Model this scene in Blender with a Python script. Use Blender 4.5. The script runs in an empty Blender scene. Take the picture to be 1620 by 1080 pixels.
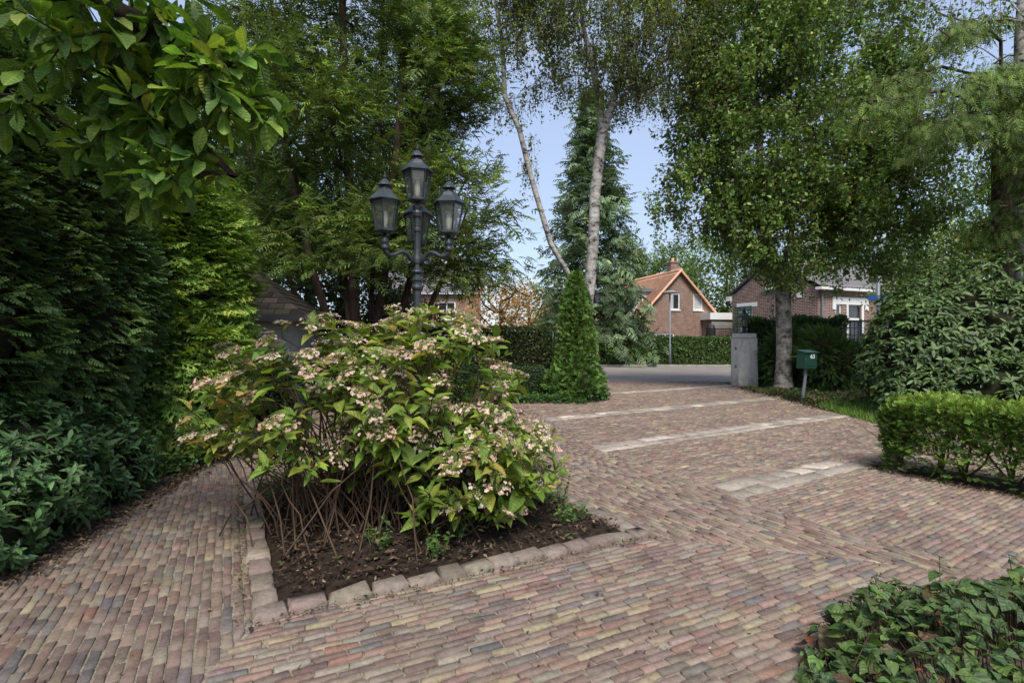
import bpy, math, random
import numpy as np
from mathutils import Vector
PI = math.pi
R = math.radians
rng = np.random.default_rng(7)
random.seed(7)
scene = bpy.context.scene
COL = scene.collection
CAM = np.array([0.0, 0.0, 1.4])
FPX = 850.0            # focal length in pixels of a 1620 px wide picture

# ------------------------------------------------------------------ camera
cam = bpy.data.cameras.new('camera')
cam.sensor_width = 36.0
cam.lens = 36.0 * FPX / 1620.0
cam.clip_start = 0.05
cam.clip_end = 2000.0
camo = bpy.data.objects.new('camera', cam)
COL.objects.link(camo)
camo.location = (0, 0, 1.4)
camo.rotation_euler = (R(90), 0, 0)
scene.camera = camo
# ------------------------------------------------------------------ light
SUN = Vector((0.05, -0.58, 0.81)).normalized()      # towards the sun
world = bpy.data.worlds.new('World')
scene.world = world
world.use_nodes = True
wn, wl = world.node_tree.nodes, world.node_tree.links
wn.clear()
wo = wn.new('ShaderNodeOutputWorld')
bg = wn.new('ShaderNodeBackground')
sky = wn.new('ShaderNodeTexSky')
sky.sky_type = 'NISHITA'
sky.sun_disc = False
sky.sun_elevation = math.asin(SUN.z)
sky.sun_rotation = math.atan2(SUN.x, SUN.y)
sky.air_density = 1.0
sky.dust_density = 1.0
sky.ozone_density = 2.0
bg.inputs['Strength'].default_value = 0.14
# thin high cloud over the whole sky: soft, broad veils
tc = wn.new('ShaderNodeTexCoord')
mp = wn.new('ShaderNodeMapping'); mp.inputs['Scale'].default_value = (1.2, 1.2, 3.5)
nz = wn.new('ShaderNodeTexNoise'); nz.inputs['Scale'].default_value = 1.6; nz.inputs['Detail'].default_value = 7; nz.inputs['Roughness'].default_value = 0.55
cr = wn.new('ShaderNodeValToRGB')
cr.color_ramp.elements[0].position = 0.36; cr.color_ramp.elements[0].color = (0.5, 0.5, 0.5, 1)
cr.color_ramp.elements[1].position = 0.72; cr.color_ramp.elements[1].color = (0.85, 0.85, 0.85, 1)
mx = wn.new('ShaderNodeMix'); mx.data_type = 'RGBA'
mx.inputs['B'].default_value = (2.0, 2.25, 2.95, 1)
wl.new(tc.outputs['Generated'], mp.inputs['Vector'])
wl.new(mp.outputs['Vector'], nz.inputs['Vector'])
wl.new(nz.outputs['Fac'], cr.inputs['Fac'])
wl.new(cr.outputs['Color'], mx.inputs['Factor'])
wl.new(sky.outputs['Color'], mx.inputs['A'])
wl.new(mx.outputs['Result'], bg.inputs['Color'])
wl.new(bg.outputs['Background'], wo.inputs['Surface'])
sl = bpy.data.lights.new('sun', 'SUN')
sl.energy = 2.4
sl.angle = R(22)
sl.color = (1.0, 0.955, 0.89)
so = bpy.data.objects.new('sun', sl)
COL.objects.link(so)
so.rotation_euler = SUN.to_track_quat('Z', 'Y').to_euler()
so.location = (0, 0, 30)
vs = scene.view_settings
vs.view_transform = 'Standard'
vs.look = 'None'
vs.gamma = 1.0
vs.use_curve_mapping = False
vs.exposure = 1.0
scene.cycles.max_bounces = 8
scene.cycles.diffuse_bounces = 5
scene.cycles.transmission_bounces = 4
scene.cycles.transparent_max_bounces = 8

# ------------------------------------------------------------------ helpers
def tag(o, label=None, cat=None, group=None, kind=None):
    if label: o['label'] = label
    if cat: o['category'] = cat
    if group: o['group'] = group
    if kind: o['kind'] = kind
    return o

def root(name, loc, label, cat, group=None):
    o = bpy.data.objects.new(name, None)
    o.empty_display_size = 0.2
    COL.objects.link(o)
    o.location = loc
    return tag(o, label, cat, group)

def base_of(parent):
    b = Vector((0, 0, 0))
    while parent is not None:
        b += parent.location
        parent = parent.parent
    return np.array(b)

def np_mesh(name, V, F, C=None, mat=None, parent=None, smooth=False, XY=None):
    """triangle mesh from arrays in world coordinates"""
    V = np.asarray(V, dtype=np.float64); F = np.asarray(F, dtype=np.int32)
    V = V - base_of(parent)
    me = bpy.data.meshes.new(name)
    n, m = len(V), len(F)
    me.vertices.add(n)
    me.vertices.foreach_set('co', V.astype(np.float32).ravel())
    me.loops.add(3 * m)
    me.loops.foreach_set('vertex_index', F.ravel())
    me.polygons.add(m)
    me.polygons.foreach_set('loop_start', np.arange(0, 3 * m, 3, dtype=np.int32))
    if smooth:
        me.polygons.foreach_set('use_smooth', np.ones(m, dtype=bool))
    me.update(calc_edges=True)
    if C is not None:
        a = me.attributes.new('tint', 'FLOAT_COLOR', 'POINT')
        rgba = np.ones((n, 4), dtype=np.float32)
        rgba[:, :3] = C
        a.data.foreach_set('color', rgba.ravel())
    if XY is not None:
        a = me.attributes.new('leaf_xy', 'FLOAT_VECTOR', 'POINT')
        q = np.zeros((n, 3), dtype=np.float32); q[:, :2] = XY
        a.data.foreach_set('vector', q.ravel())
    if mat: me.materials.append(mat)
    o = bpy.data.objects.new(name, me)
    COL.objects.link(o)
    if parent is not None: o.parent = parent
    return o

class MB:
    """collects polygons, then links them as one mesh object"""
    def __init__(s): s.v = []; s.f = []; s.c = []
    def add(s, vs_, fs, tint=(1, 1, 1)):
        b = len(s.v)
        s.v.extend([tuple(p) for p in vs_])
        s.f.extend([tuple(b + i for i in f) for f in fs])
        s.c.extend([tint] * len(vs_))
        return s
    def box(s, c, size, rz=0.0, tint=(1, 1, 1), bev=0.0):
        hx, hy, hz = size[0] / 2, size[1] / 2, size[2] / 2
        ca, sa = math.cos(rz), math.sin(rz)
        if bev <= 0:
            pts = [(x, y, z) for z in (-hz, hz) for x, y in ((-hx, -hy), (hx, -hy), (hx, hy), (-hx, hy))]
            fs = [(3, 2, 1, 0), (4, 5, 6, 7), (0, 1, 5, 4), (1, 2, 6, 5), (2, 3, 7, 6), (3, 0, 4, 7)]
        else:
            b = bev; pts = []
            for z, i in ((-hz, b), (-hz + b, 0), (hz - b, 0), (hz, b)):
                pts += [(-hx + i, -hy + i, z), (hx - i, -hy + i, z), (hx - i, hy - i, z), (-hx + i, hy - i, z)]
            fs = [(3, 2, 1, 0), (12, 13, 14, 15)]
            for r_ in range(3):
                for k in range(4):
                    a = r_ * 4 + k; d = r_ * 4 + (k + 1) % 4
                    fs.append((a, d, d + 4, a + 4))
        return s.add([(c[0] + x * ca - y * sa, c[1] + x * sa + y * ca, c[2] + z) for x, y, z in pts], fs, tint)
    def tube(s, pts, rad, sides=6, tint=(1, 1, 1), cap=True):
        P = [Vector(p) for p in pts]
        n = len(P)
        if not hasattr(rad, '__len__'): rad = [rad] * n
        vs_, fs = [], []
        prev = None
        for i in range(n):
            t = (P[min(i + 1, n - 1)] - P[max(i - 1, 0)])
            if t.length < 1e-9: t = Vector((0, 0, 1))
            t.normalize()
            if prev is None:
                a = Vector((1, 0, 0)) if abs(t.x) < 0.8 else Vector((0, 1, 0))
                x = (a - t * a.dot(t)).normalized()
            else:
                x = (prev - t * prev.dot(t))
                x = x.normalized() if x.length > 1e-6 else prev
            prev = x
            y = t.cross(x)
            for k in range(sides):
                an = 2 * PI * k / sides
                vs_.append(P[i] + (x * math.cos(an) + y * math.sin(an)) * rad[i])
        for i in range(n - 1):
            for k in range(sides):
                a = i * sides + k; b = i * sides + (k + 1) % sides
                fs.append((a, b, b + sides, a + sides))
        if cap:
            fs.append(tuple(range(sides))[::-1])
            fs.append(tuple((n - 1) * sides + k for k in range(sides)))
        return s.add(vs_, fs, tint)
    def lathe(s, c, prof, sides=16, rot=0.0, tint=(1, 1, 1)):
        """prof = [(radius, z), ...] turned round the vertical through c"""
        vs_, fs = [], []
        for r_, z in prof:
            for k in range(sides):
                an = rot + 2 * PI * k / sides
                vs_.append((c[0] + r_ * math.cos(an), c[1] + r_ * math.sin(an), c[2] + z))
        n = len(prof)
        for i in range(n - 1):
            for k in range(sides):
                a = i * sides + k; b = i * sides + (k + 1) % sides
                fs.append((a, b, b + sides, a + sides))
        fs.append(tuple(range(sides))[::-1])
        fs.append(tuple((n - 1) * sides + k for k in range(sides)))
        return s.add(vs_, fs, tint)
    def build(s, name, mat, parent=None, smooth=False, wall_uv=False):
        b = base_of(parent)
        me = bpy.data.meshes.new(name)
        me.from_pydata([(x - b[0], y - b[1], z - b[2]) for x, y, z in s.v], [], s.f)
        a = me.attributes.new('tint', 'FLOAT_COLOR', 'POINT')
        a.data.foreach_set('color', np.array([(*c, 1.0) for c in s.c], dtype=np.float32).ravel())
        if smooth:
            me.polygons.foreach_set('use_smooth', np.ones(len(me.polygons), dtype=bool))
        if wall_uv:
            uv = me.uv_layers.new(name='UVMap')
            for p in me.polygons:
                nrm = p.normal
                t = Vector((-nrm.y, nrm.x, 0))
                if t.length < 0.05: t = Vector((1, 0, 0))
                t.normalize()
                bt = nrm.cross(t)
                for li in p.loop_indices:
                    co = me.vertices[me.loops[li].vertex_index].co
                    uv.data[li].uv = (co.dot(t), co.dot(bt))
        me.update()
        if mat: me.materials.append(mat)
        o = bpy.data.objects.new(name, me)
        COL.objects.link(o)
        if parent is not None: o.parent = parent
        return o

# ------------------------------------------------------------------ materials
class NT:
    def __init__(s, name):
        s.m = bpy.data.materials.new(name); s.m.use_nodes = True
        s.n = s.m.node_tree.nodes; s.l = s.m.node_tree.links
        s.n.clear()
        s.out = s.n.new('ShaderNodeOutputMaterial')
        s.p = s.n.new('ShaderNodeBsdfPrincipled')
        s.l.new(s.p.outputs[0], s.out.inputs['Surface'])
    def node(s, t, **kw):
        n = s.n.new(t)
        for k, v in kw.items(): setattr(n, k, v)
        return n
    def noise(s, scale, detail=4, rough=0.55, vec=None, dist=0.0):
        n = s.n.new('ShaderNodeTexNoise')
        n.inputs['Scale'].default_value = scale; n.inputs['Detail'].default_value = detail
        n.inputs['Roughness'].default_value = rough; n.inputs['Distortion'].default_value = dist
        if vec is None:
            if not hasattr(s, 'pos'):
                s.pos = s.n.new('ShaderNodeNewGeometry').outputs['Position']
            vec = s.pos
        s.l.new(vec, n.inputs['Vector'])
        return n.outputs['Fac']
    def ramp(s, fac, stops):
        r_ = s.n.new('ShaderNodeValToRGB')
        e = r_.color_ramp.elements
        while len(e) < len(stops): e.new(0.5)
        for i, (p, c) in enumerate(stops):
            e[i].position = p
            e[i].color = (*c, 1) if hasattr(c, '__len__') else (c, c, c, 1)
        s.l.new(fac, r_.inputs['Fac'])
        return r_.outputs['Color']
    def mix(s, fac, a, b, mode='MIX'):
        n = s.n.new('ShaderNodeMix'); n.data_type = 'RGBA'; n.blend_type = mode
        for key, v in (('Factor', fac), ('A', a), ('B', b)):
            if hasattr(v, 'is_linked'): s.l.new(v, n.inputs[key])
            elif key == 'Factor': n.inputs[key].default_value = v
            else: n.inputs[key].default_value = (*v, 1)
        return n.outputs['Result']
    def tint(s):
        a = s.n.new('ShaderNodeAttribute'); a.attribute_name = 'tint'
        return a.outputs['Color']
    def bump(s, h, strength=0.3, dist=0.01):
        b = s.n.new('ShaderNodeBump')
        b.inputs['Strength'].default_value = strength; b.inputs['Distance'].default_value = dist
        s.l.new(h, b.inputs['Height'])
        s.l.new(b.outputs['Normal'], s.p.inputs['Normal'])
    def color(s, c):
        if hasattr(c, 'is_linked'): s.l.new(c, s.p.inputs['Base Color'])
        else: s.p.inputs['Base Color'].default_value = (*c, 1)
    def set(s, rough=0.6, spec=0.5, metal=0.0):
        s.p.inputs['Roughness'].default_value = rough
        s.p.inputs['Specular IOR Level'].default_value = spec
        s.p.inputs['Metallic'].default_value = metal
        return s.m

def leaf_mat(name, rough=0.45, spec=0.4, trans=0.3, tcol=(1.25, 1.3, 0.6), gain=1.0, warm=(1.12, 1.0, 0.72)):
    m = NT(name)
    t = m.mix(1.0, m.tint(), tuple(x * gain for x in warm), 'MULTIPLY')
    v = m.mix(1.0, t, m.ramp(m.noise(9.0, 3), [(0.3, 1.0), (0.7, 1.4)]), 'MULTIPLY')
    m.color(v)
    m.set(rough, spec)
    tr = m.n.new('ShaderNodeBsdfTranslucent')
    m.l.new(m.mix(1.0, v, tcol, 'MULTIPLY'), tr.inputs['Color'])
    ms = m.n.new('ShaderNodeMixShader'); ms.inputs[0].default_value = trans
    m.l.new(m.p.outputs[0], ms.inputs[1]); m.l.new(tr.outputs[0], ms.inputs[2])
    m.l.new(ms.outputs[0], m.out.inputs['Surface'])
    return m.m

def veined_mat(name, rough=0.5, spec=0.35, trans=0.3, tcol=(1.25, 1.3, 0.6), freq=8.0, slope=0.75, pale=1.45, gain=1.0):
    m = NT(name)
    t = m.mix(1.0, m.tint(), (1.12 * gain, 1.0 * gain, 0.72 * gain), 'MULTIPLY')
    at = m.n.new('ShaderNodeAttribute'); at.attribute_name = 'leaf_xy'
    sx = m.n.new('ShaderNodeSeparateXYZ'); m.l.new(at.outputs['Vector'], sx.inputs[0])
    def math_(op, a, b=None):
        q = m.n.new('ShaderNodeMath'); q.operation = op
        for i, v in enumerate((a, b)):
            if v is None: continue
            if hasattr(v, 'is_linked'): m.l.new(v, q.inputs[i])
            else: q.inputs[i].default_value = v
        return q.outputs[0]
    ax = math_('ABSOLUTE', sx.outputs['X'])
    ph = math_('MULTIPLY', math_('SUBTRACT', sx.outputs['Y'], math_('MULTIPLY', ax, slope)), freq * 2 * PI)
    sn = math_('SINE', ph)
    lat = m.ramp(sn, [(0.80, 0.0), (1.0, 0.75)])
    mid = m.ramp(ax, [(0.008, 1.0), (0.02, 0.0)])
    vein = m.mix(1.0, lat, mid, 'LIGHTEN')
    v = m.mix(1.0, t, m.ramp(m.noise(14.0, 5, 0.65), [(0.25, 0.85), (0.75, 1.5)]), 'MULTIPLY')
    v = m.mix(vein, v, m.mix(1.0, v, (pale, pale, pale), 'MULTIPLY'))
    spots = m.ramp(m.noise(75.0, 3), [(0.68, 0.0), (0.76, 0.7)])
    v = m.mix(spots, v, (0.10, 0.075, 0.03))
    m.color(v); m.set(rough, spec)
    m.bump(sn, 0.35, 0.004)
    tr = m.n.new('ShaderNodeBsdfTranslucent')
    m.l.new(m.mix(1.0, v, tcol, 'MULTIPLY'), tr.inputs['Color'])
    ms = m.n.new('ShaderNodeMixShader'); ms.inputs[0].default_value = trans
    m.l.new(m.p.outputs[0], ms.inputs[1]); m.l.new(tr.outputs[0], ms.inputs[2])
    m.l.new(ms.outputs[0], m.out.inputs['Surface'])
    return m.m

def plain(name, col, rough=0.6, spec=0.4, metal=0.0, var=0.18, scale=6.0, bump=0.0, use_tint=False):
    m = NT(name)
    c = m.tint() if use_tint else col
    f = m.ramp(m.noise(scale, 5), [(0.25, 1 - var), (0.75, 1 + var * 0.6)])
    m.color(m.mix(1.0, c, f, 'MULTIPLY'))
    if bump: m.bump(m.noise(scale * 6, 4), bump, 0.01)
    return m.set(rough, spec, metal)

M = {}
M['leaf'] = leaf_mat('broad_leaf', 0.48, 0.4, 0.32, gain=1.25, warm=(1.06, 1.0, 0.86))
M['leaf_gloss'] = leaf_mat('glossy_leaf', 0.46, 0.4, 0.15, gain=1.25)
M['needle'] = leaf_mat('needle_foliage', 0.6, 0.25, 0.24, gain=1.6)
M['petal'] = leaf_mat('petal', 0.6, 0.2, 0.35, (1.05, 1.0, 0.9), warm=(1.0, 0.97, 0.93), gain=.86)
M['leaf_big'] = veined_mat('veined_leaf', 0.48, 0.38, 0.36, gain=1.25)
M['leaf_heart'] = veined_mat('heart_leaf', 0.5, 0.35, 0.25, freq=3.0, slope=1.2, pale=1.15, gain=1.1)
M['leaf_shiny'] = veined_mat('shiny_veined_leaf', 0.44, 0.42, 0.15, freq=6.0, pale=1.5, gain=1.45)

m = NT('paving_brick')
t = m.tint()
c1 = m.mix(1.0, t, m.ramp(m.noise(38, 6, 0.65), [(0.3, 0.68), (0.7, 1.22)]), 'MULTIPLY')
sp = m.ramp(m.noise(190, 3), [(0.62, 0.0), (0.74, 1.0)])
c1 = m.mix(m.mix(1.0, sp, (0.35, 0.35, 0.35), 'MULTIPLY'), c1, (0.42, 0.38, 0.32))
sandy = m.ramp(m.noise(4.0, 8, 0.75), [(0.44, 0.0), (0.72, 0.5)])
c1 = m.mix(sandy, c1, (0.34, 0.29, 0.23))
moss = m.ramp(m.noise(2.3, 7, 0.72, dist=0.4), [(0.57, 0.0), (0.74, 0.55)])
c1 = m.mix(moss, c1, (0.15, 0.145, 0.075))
c1 = m.mix(1.0, c1, m.ramp(m.noise(0.9, 6, 0.6), [(0.3, 0.84), (0.7, 1.1)]), 'MULTIPLY')
m.color(c1); m.bump(m.noise(120, 6, 0.7), 0.55, 0.006)
M['brick'] = m.set(0.88, 0.25)

m = NT('joint_sand')
c1 = m.ramp(m.noise(60, 6, 0.7), [(0.3, (0.10, 0.08, 0.06)), (0.52, (0.24, 0.20, 0.155)), (0.75, (0.40, 0.36, 0.29))])
moss = m.ramp(m.noise(2.1, 7, 0.7), [(0.5, 0.0), (0.66, 0.85)])
c1 = m.mix(moss, c1, (0.075, 0.085, 0.035))
m.color(c1); m.bump(m.noise(200, 4), 0.6, 0.006)
M['sand'] = m.set(0.95, 0.1)

m = NT('granite_stone')
t = m.tint()
c1 = m.mix(1.0, t, m.ramp(m.noise(24, 7, 0.7), [(0.3, 0.6), (0.72, 1.25)]), 'MULTIPLY')
c1 = m.mix(m.ramp(m.noise(4, 6, 0.7), [(0.5, 0.0), (0.7, 0.6)]), c1, (0.14, 0.12, 0.08))
m.color(c1); m.bump(m.noise(70, 6, 0.7), 0.7, 0.01)
M['granite'] = m.set(0.85, 0.3)

m = NT('bed_soil')
c1 = m.ramp(m.noise(22, 8, 0.75), [(0.3, (0.018, 0.012, 0.008)), (0.55, (0.05, 0.034, 0.024)), (0.75, (0.11, 0.08, 0.055))])
m.color(c1); m.bump(m.noise(45, 7, 0.75), 1.0, 0.03)
M['soil'] = m.set(0.95, 0.15)
M['mulch'] = plain('mulch_chip', (1, 1, 1), 0.9, 0.2, use_tint=True, var=0.3, scale=30)

m = NT('garden_ground')
c1 = m.ramp(m.noise(3.0, 8, 0.7), [(0.3, (0.03, 0.024, 0.015)), (0.55, (0.045, 0.05, 0.02)), (0.75, (0.07, 0.075, 0.03))])
m.color(c1); m.bump(m.noise(30, 6), 0.8, 0.03)
M['ground'] = m.set(0.95, 0.15)

m = NT('road_asphalt')
c1 = m.ramp(m.noise(40, 6, 0.7), [(0.3, (0.17, 0.148, 0.13)), (0.7, (0.28, 0.245, 0.215))])
c1 = m.mix(1.0, c1, m.ramp(m.noise(0.6, 5), [(0.3, 0.85), (0.7, 1.12)]), 'MULTIPLY')
m.color(c1); m.bump(m.noise(150, 4), 0.4, 0.01)
M['road'] = m.set(0.9, 0.2)
M['kerb'] = plain('kerb_concrete', (0.30, 0.28, 0.25), 0.9, 0.2, var=0.3, scale=3)

m = NT('painted_iron')
c1 = m.ramp(m.noise(14, 6, 0.7), [(0.35, (0.018, 0.022, 0.026)), (0.75, (0.042, 0.05, 0.056))])
m.color(c1); m.bump(m.noise(90, 4), 0.12, 0.004)
M['iron'] = m.set(0.42, 0.5)

m = NT('lantern_glass')
g = m.n.new('ShaderNodeBsdfGlossy'); g.inputs['Roughness'].default_value = 0.06; g.inputs['Color'].default_value = (0.85, 0.9, 0.9, 1)
tp = m.n.new('ShaderNodeBsdfTransparent'); tp.inputs['Color'].default_value = (0.80, 0.80, 0.77, 1)
df = m.n.new('ShaderNodeBsdfDiffuse'); df.inputs['Color'].default_value = (0.42, 0.42, 0.38, 1)
a = m.n.new('ShaderNodeMixShader'); a.inputs[0].default_value = 0.12
b = m.n.new('ShaderNodeMixShader')
m.l.new(m.ramp(m.noise(16, 5), [(0.3, 0.05), (0.7, 0.16)]), b.inputs[0])
m.l.new(tp.outputs[0], a.inputs[1]); m.l.new(g.outputs[0], a.inputs[2])
m.l.new(a.outputs[0], b.inputs[1]); m.l.new(df.outputs[0], b.inputs[2])
m.l.new(b.outputs[0], m.out.inputs['Surface'])
M['lampglass'] = m.m
m = NT('window_glass')
m.color(m.ramp(m.noise(0.9, 3), [(0.4, (0.012, 0.014, 0.016)), (0.7, (0.05, 0.055, 0.06))]))
M['glass'] = m.set(0.06, 0.9)
M['bulb'] = plain('frosted_bulb', (0.75, 0.72, 0.62), 0.4, 0.5, var=0.05)
M['white'] = plain('white_paint', (0.74, 0.73, 0.70), 0.5, 0.4, var=0.08, scale=4)
M['hutwall'] = plain('old_whitewash', (0.30, 0.29, 0.27), 0.85, 0.2, var=0.3, scale=3)
M['curtain'] = plain('curtain_cloth', (0.45, 0.45, 0.43), 0.9, 0.1, var=0.2, scale=9)
M['black'] = plain('black_paint', (0.014, 0.014, 0.015), 0.5, 0.4, var=0.2)
M['zinc'] = plain('zinc_metal', (0.19, 0.205, 0.225), 0.55, 0.4, 0.3, var=0.15)
M['green_paint'] = plain('green_paint', (0.014, 0.062, 0.040), 0.45, 0.4, var=0.14, scale=8)
M['blue_sign'] = plain('blue_enamel', (0.006, 0.06, 0.24), 0.4, 0.5, var=0.05)
M['sepal_white'] = plain('number_white', (0.8, 0.8, 0.78), 0.5, 0.3, var=0.02)

m = NT('aged_render')
c1 = m.ramp(m.noise(5, 7, 0.7), [(0.25, (0.50, 0.46, 0.39)), (0.6, (0.70, 0.67, 0.60)), (0.8, (0.75, 0.72, 0.66))])
st = m.n.new('ShaderNodeMapping'); st.inputs['Scale'].default_value = (9, 9, 0.9)
m.noise(1); m.l.new(m.pos, st.inputs['Vector'])
c1 = m.mix(m.ramp(m.noise(1.0, 5, 0.6, vec=st.outputs['Vector']), [(0.52, 0.0), (0.72, 0.5)]), c1, (0.17, 0.16, 0.13))
sz = m.n.new('ShaderNodeSeparateXYZ'); m.l.new(m.pos, sz.inputs[0])
foot = m.ramp(sz.outputs['Z'], [(0.0, 1.0), (0.45, 0.0)])
alg = m.mix(1.0, foot, m.ramp(m.noise(7, 7, 0.75), [(0.35, 0.0), (0.6, 1.0)]), 'MULTIPLY')
c1 = m.mix(alg, c1, (0.17, 0.165, 0.10))
m.color(c1); m.bump(m.noise(40, 6), 0.4, 0.01)
M['pillar'] = m.set(0.9, 0.2)

def brick_wall(name, ca, cb, mortar, k=1.0):
    m = NT(name)
    uv = m.n.new('ShaderNodeUVMap'); uv.uv_map = 'UVMap'
    bt = m.n.new('ShaderNodeTexBrick')
    bt.inputs['Scale'].default_value = 1.0
    bt.inputs['Brick Width'].default_value = 0.215 * k; bt.inputs['Row Height'].default_value = 0.064 * k
    bt.inputs['Mortar Size'].default_value = 0.008 * k; bt.inputs['Mortar Smooth'].default_value = 0.3
    bt.inputs['Bias'].default_value = 0.1
    bt.inputs['Color1'].default_value = (*ca, 1); bt.inputs['Color2'].default_value = (*cb, 1); bt.inputs['Mortar'].default_value = (*mortar, 1)
    m.l.new(uv.outputs[0], bt.inputs['Vector'])
    c = m.mix(1.0, bt.outputs['Color'], m.ramp(m.noise(2.6, 8, 0.8), [(0.3, 0.62), (0.7, 1.3)]), 'MULTIPLY')
    m.color(c)
    m.bump(bt.outputs['Fac'], -0.6, 0.01)
    return m.set(0.9, 0.2)
M['brick_orange'] = brick_wall('orange_brick', (0.27, 0.15, 0.10), (0.19, 0.105, 0.075), (0.36, 0.31, 0.26), 1.35)
M['brick_brown'] = brick_wall('brown_brick', (0.22, 0.105, 0.075), (0.11, 0.055, 0.045), (0.46, 0.42, 0.37), 1.45)
M['tile_orange'] = plain('orange_roof_tile', (0.82, 0.44, 0.27), 0.75, 0.3, var=0.3, scale=2.2, bump=0.2)
M['tile_grey'] = plain('grey_roof_tile', (0.21, 0.20, 0.205), 0.7, 0.35, var=0.25, scale=2.0, bump=0.2)
M['slate'] = plain('slate_roof', (0.085, 0.088, 0.105), 0.6, 0.4, var=0.25, scale=2.0)
M['shingle'] = plain('mossy_shingle', (1, 1, 1), 0.95, 0.15, use_tint=True, var=0.4, scale=12)

def bark(name, stops, sc=(6, 6, 1.6), bump=0.9):
    m = NT(name)
    mpn = m.n.new('ShaderNodeMapping'); mpn.inputs['Scale'].default_value = sc
    m.noise(1); m.l.new(m.pos, mpn.inputs['Vector'])
    f = m.noise(1.6, 8, 0.7, vec=mpn.outputs['Vector'])
    m.color(m.ramp(f, stops)); m.bump(f, bump, 0.03)
    return m.set(0.92, 0.2)
M['bark_dark'] = bark('dark_bark', [(0.3, (0.022, 0.015, 0.012)), (0.6, (0.07, 0.048, 0.036)), (0.8, (0.13, 0.095, 0.07))])
M['bark_red'] = bark('reddish_yew_bark', [(0.3, (0.028, 0.018, 0.014)), (0.6, (0.08, 0.052, 0.038)), (0.8, (0.14, 0.095, 0.07))])
M['bark_birch'] = bark('birch_bark', [(0.38, (0.025, 0.022, 0.02)), (0.46, (0.24, 0.22, 0.20)), (0.6, (0.43, 0.405, 0.37)), (0.8, (0.55, 0.52, 0.48))], (3, 3, 5.0), 0.5)
M['bark_birch_grey'] = bark('grey_birch_bark', [(0.38, (0.035, 0.032, 0.028)), (0.5, (0.20, 0.18, 0.155)), (0.7, (0.42, 0.39, 0.35))], (3, 3, 4.0), 0.8)
M['stem'] = plain('woody_stem', (0.085, 0.055, 0.035), 0.85, 0.2, var=0.35, scale=20)
M['stem_green'] = plain('green_stem', (0.09, 0.10, 0.035), 0.7, 0.3, var=0.3, scale=20)
M['core'] = plain('shaded_twigs', (0.024, 0.027, 0.013), 0.95, 0.1, var=0.5, scale=14, bump=0.8)  # inner shade of shrubs and hedges is put into this dark twig colour

# ------------------------------------------------------------------ leaf templates (axis +Y, normal +Z)
def T_kite(w=0.5, fold=0.12, at=0.45):
    return np.array([(0, 0, 0), (w / 2, at, fold), (0, 1, -0.06), (-w / 2, at, fold)], float), np.array([(0, 1, 2), (0, 2, 3)])

def T_blade(prof, w, fold=0.18, droop=0.25, wave=0.0, tipz=0.0):
    """prof: [(y, half width 0..1)] with zero width at both ends"""
    V, F, idx = [], [], []
    for i, (y, h) in enumerate(prof):
        z = -droop * y * y + tipz * y
        c = len(V); V.append((0, y, z))
        if h > 0:
            hw = h * w / 2
            wv = wave * math.sin(i * 2.4)
            V.append((hw, y + 0.0, z + fold * hw + wv)); V.append((-hw, y, z + fold * hw - wv))
            idx.append((c, c + 1, c + 2))
        else: idx.append((c, None, None))
    for a_, b_ in zip(idx[:-1], idx[1:]):
        for s_ in (1, 2):
            q = [a_[0], a_[s_], b_[s_], b_[0]]
            if s_ == 2: q = q[::-1]
            q = [i for i in q if i is not None]
            for k in range(1, len(q) - 1): F.append((q[0], q[k], q[k + 1]))
    return np.array(V, float), np.array(F)

P_OVATE = [(0, 0), (0.12, .52), (0.3, .95), (0.5, 1.0), (0.7, .72), (0.87, .33), (1, 0)]
P_OBOV = [(0, 0), (0.18, .34), (0.4, .72), (0.62, 1.0), (0.8, .85), (0.93, .4), (1, 0)]
P_LANCE = [(0, 0), (0.25, .8), (0.5, 1.0), (0.78, .6), (1, 0)]
T_MAG = T_blade(P_OBOV, 0.42, 0.45, 0.16, 0.018)
T_HYD = T_blade(P_OVATE, 0.44, 0.5, 0.14, 0.02)
T_LAU = T_blade(P_LANCE, 0.40, 0.4, 0.22)
T_RHO = T_blade(P_LANCE, 0.42, 0.3, 0.28)
def T_heart():
    V, F = T_blade([(0, 0), (0.1, .82), (0.28, 1.0), (0.5, .86), (0.75, .45), (1, 0)], 0.86, 0.25, 0.3, 0.02)
    V[1][1] -= 0.17; V[2][1] -= 0.17
    return V, F
T_HEART = T_heart()

def join_t(parts):
    V, F, b = [], [], 0
    for v, f in parts:
        V.append(v); F.append(f + b); b += len(v)
    return np.concatenate(V), np.concatenate(F)

def kite_at(p, d, n, L, w, fold=0.05):
    v, f = T_kite(w / L, fold)
    d = np.array(d, float); d /= np.linalg.norm(d)
    n = np.array(n, float); x = np.cross(d, n); x /= np.linalg.norm(x); n = np.cross(x, d)
    return (v * L) @ np.array([x, d, n]) + np.array(p), f

def T_needle_twig(pairs=11, nl=0.24, nw=0.06, ang=58):
    """twig of length 1 with two flat rows of needles, one triangle each"""
    V = [(-.012, 0, 0), (.012, 0, 0), (0, 1, -.06)]; F = [(0, 1, 2)]
    for i in range(pairs):
        y = 0.06 + 0.9 * i / (pairs - 1)
        z = -.06 * y * y
        l = nl * (1 - 0.45 * y) * (0.85 + .3 * ((i * 7) % 5) / 5)
        for s_ in (-1, 1):
            a = R(ang - 14 * y)
            dx, dy = s_ * math.sin(a) * l, math.cos(a) * l
            b = len(V)
            V += [(0, y - nw / 2, z), (dx, y + dy, z + .02 * ((i % 3) - 1)), (0, y + nw / 2, z)]
            F.append((b, b + 1, b + 2))
    return np.array(V, float), np.array(F)
T_TWIG = T_needle_twig()
T_TWIG2 = T_needle_twig(9, .3, .1, 56)

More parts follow.
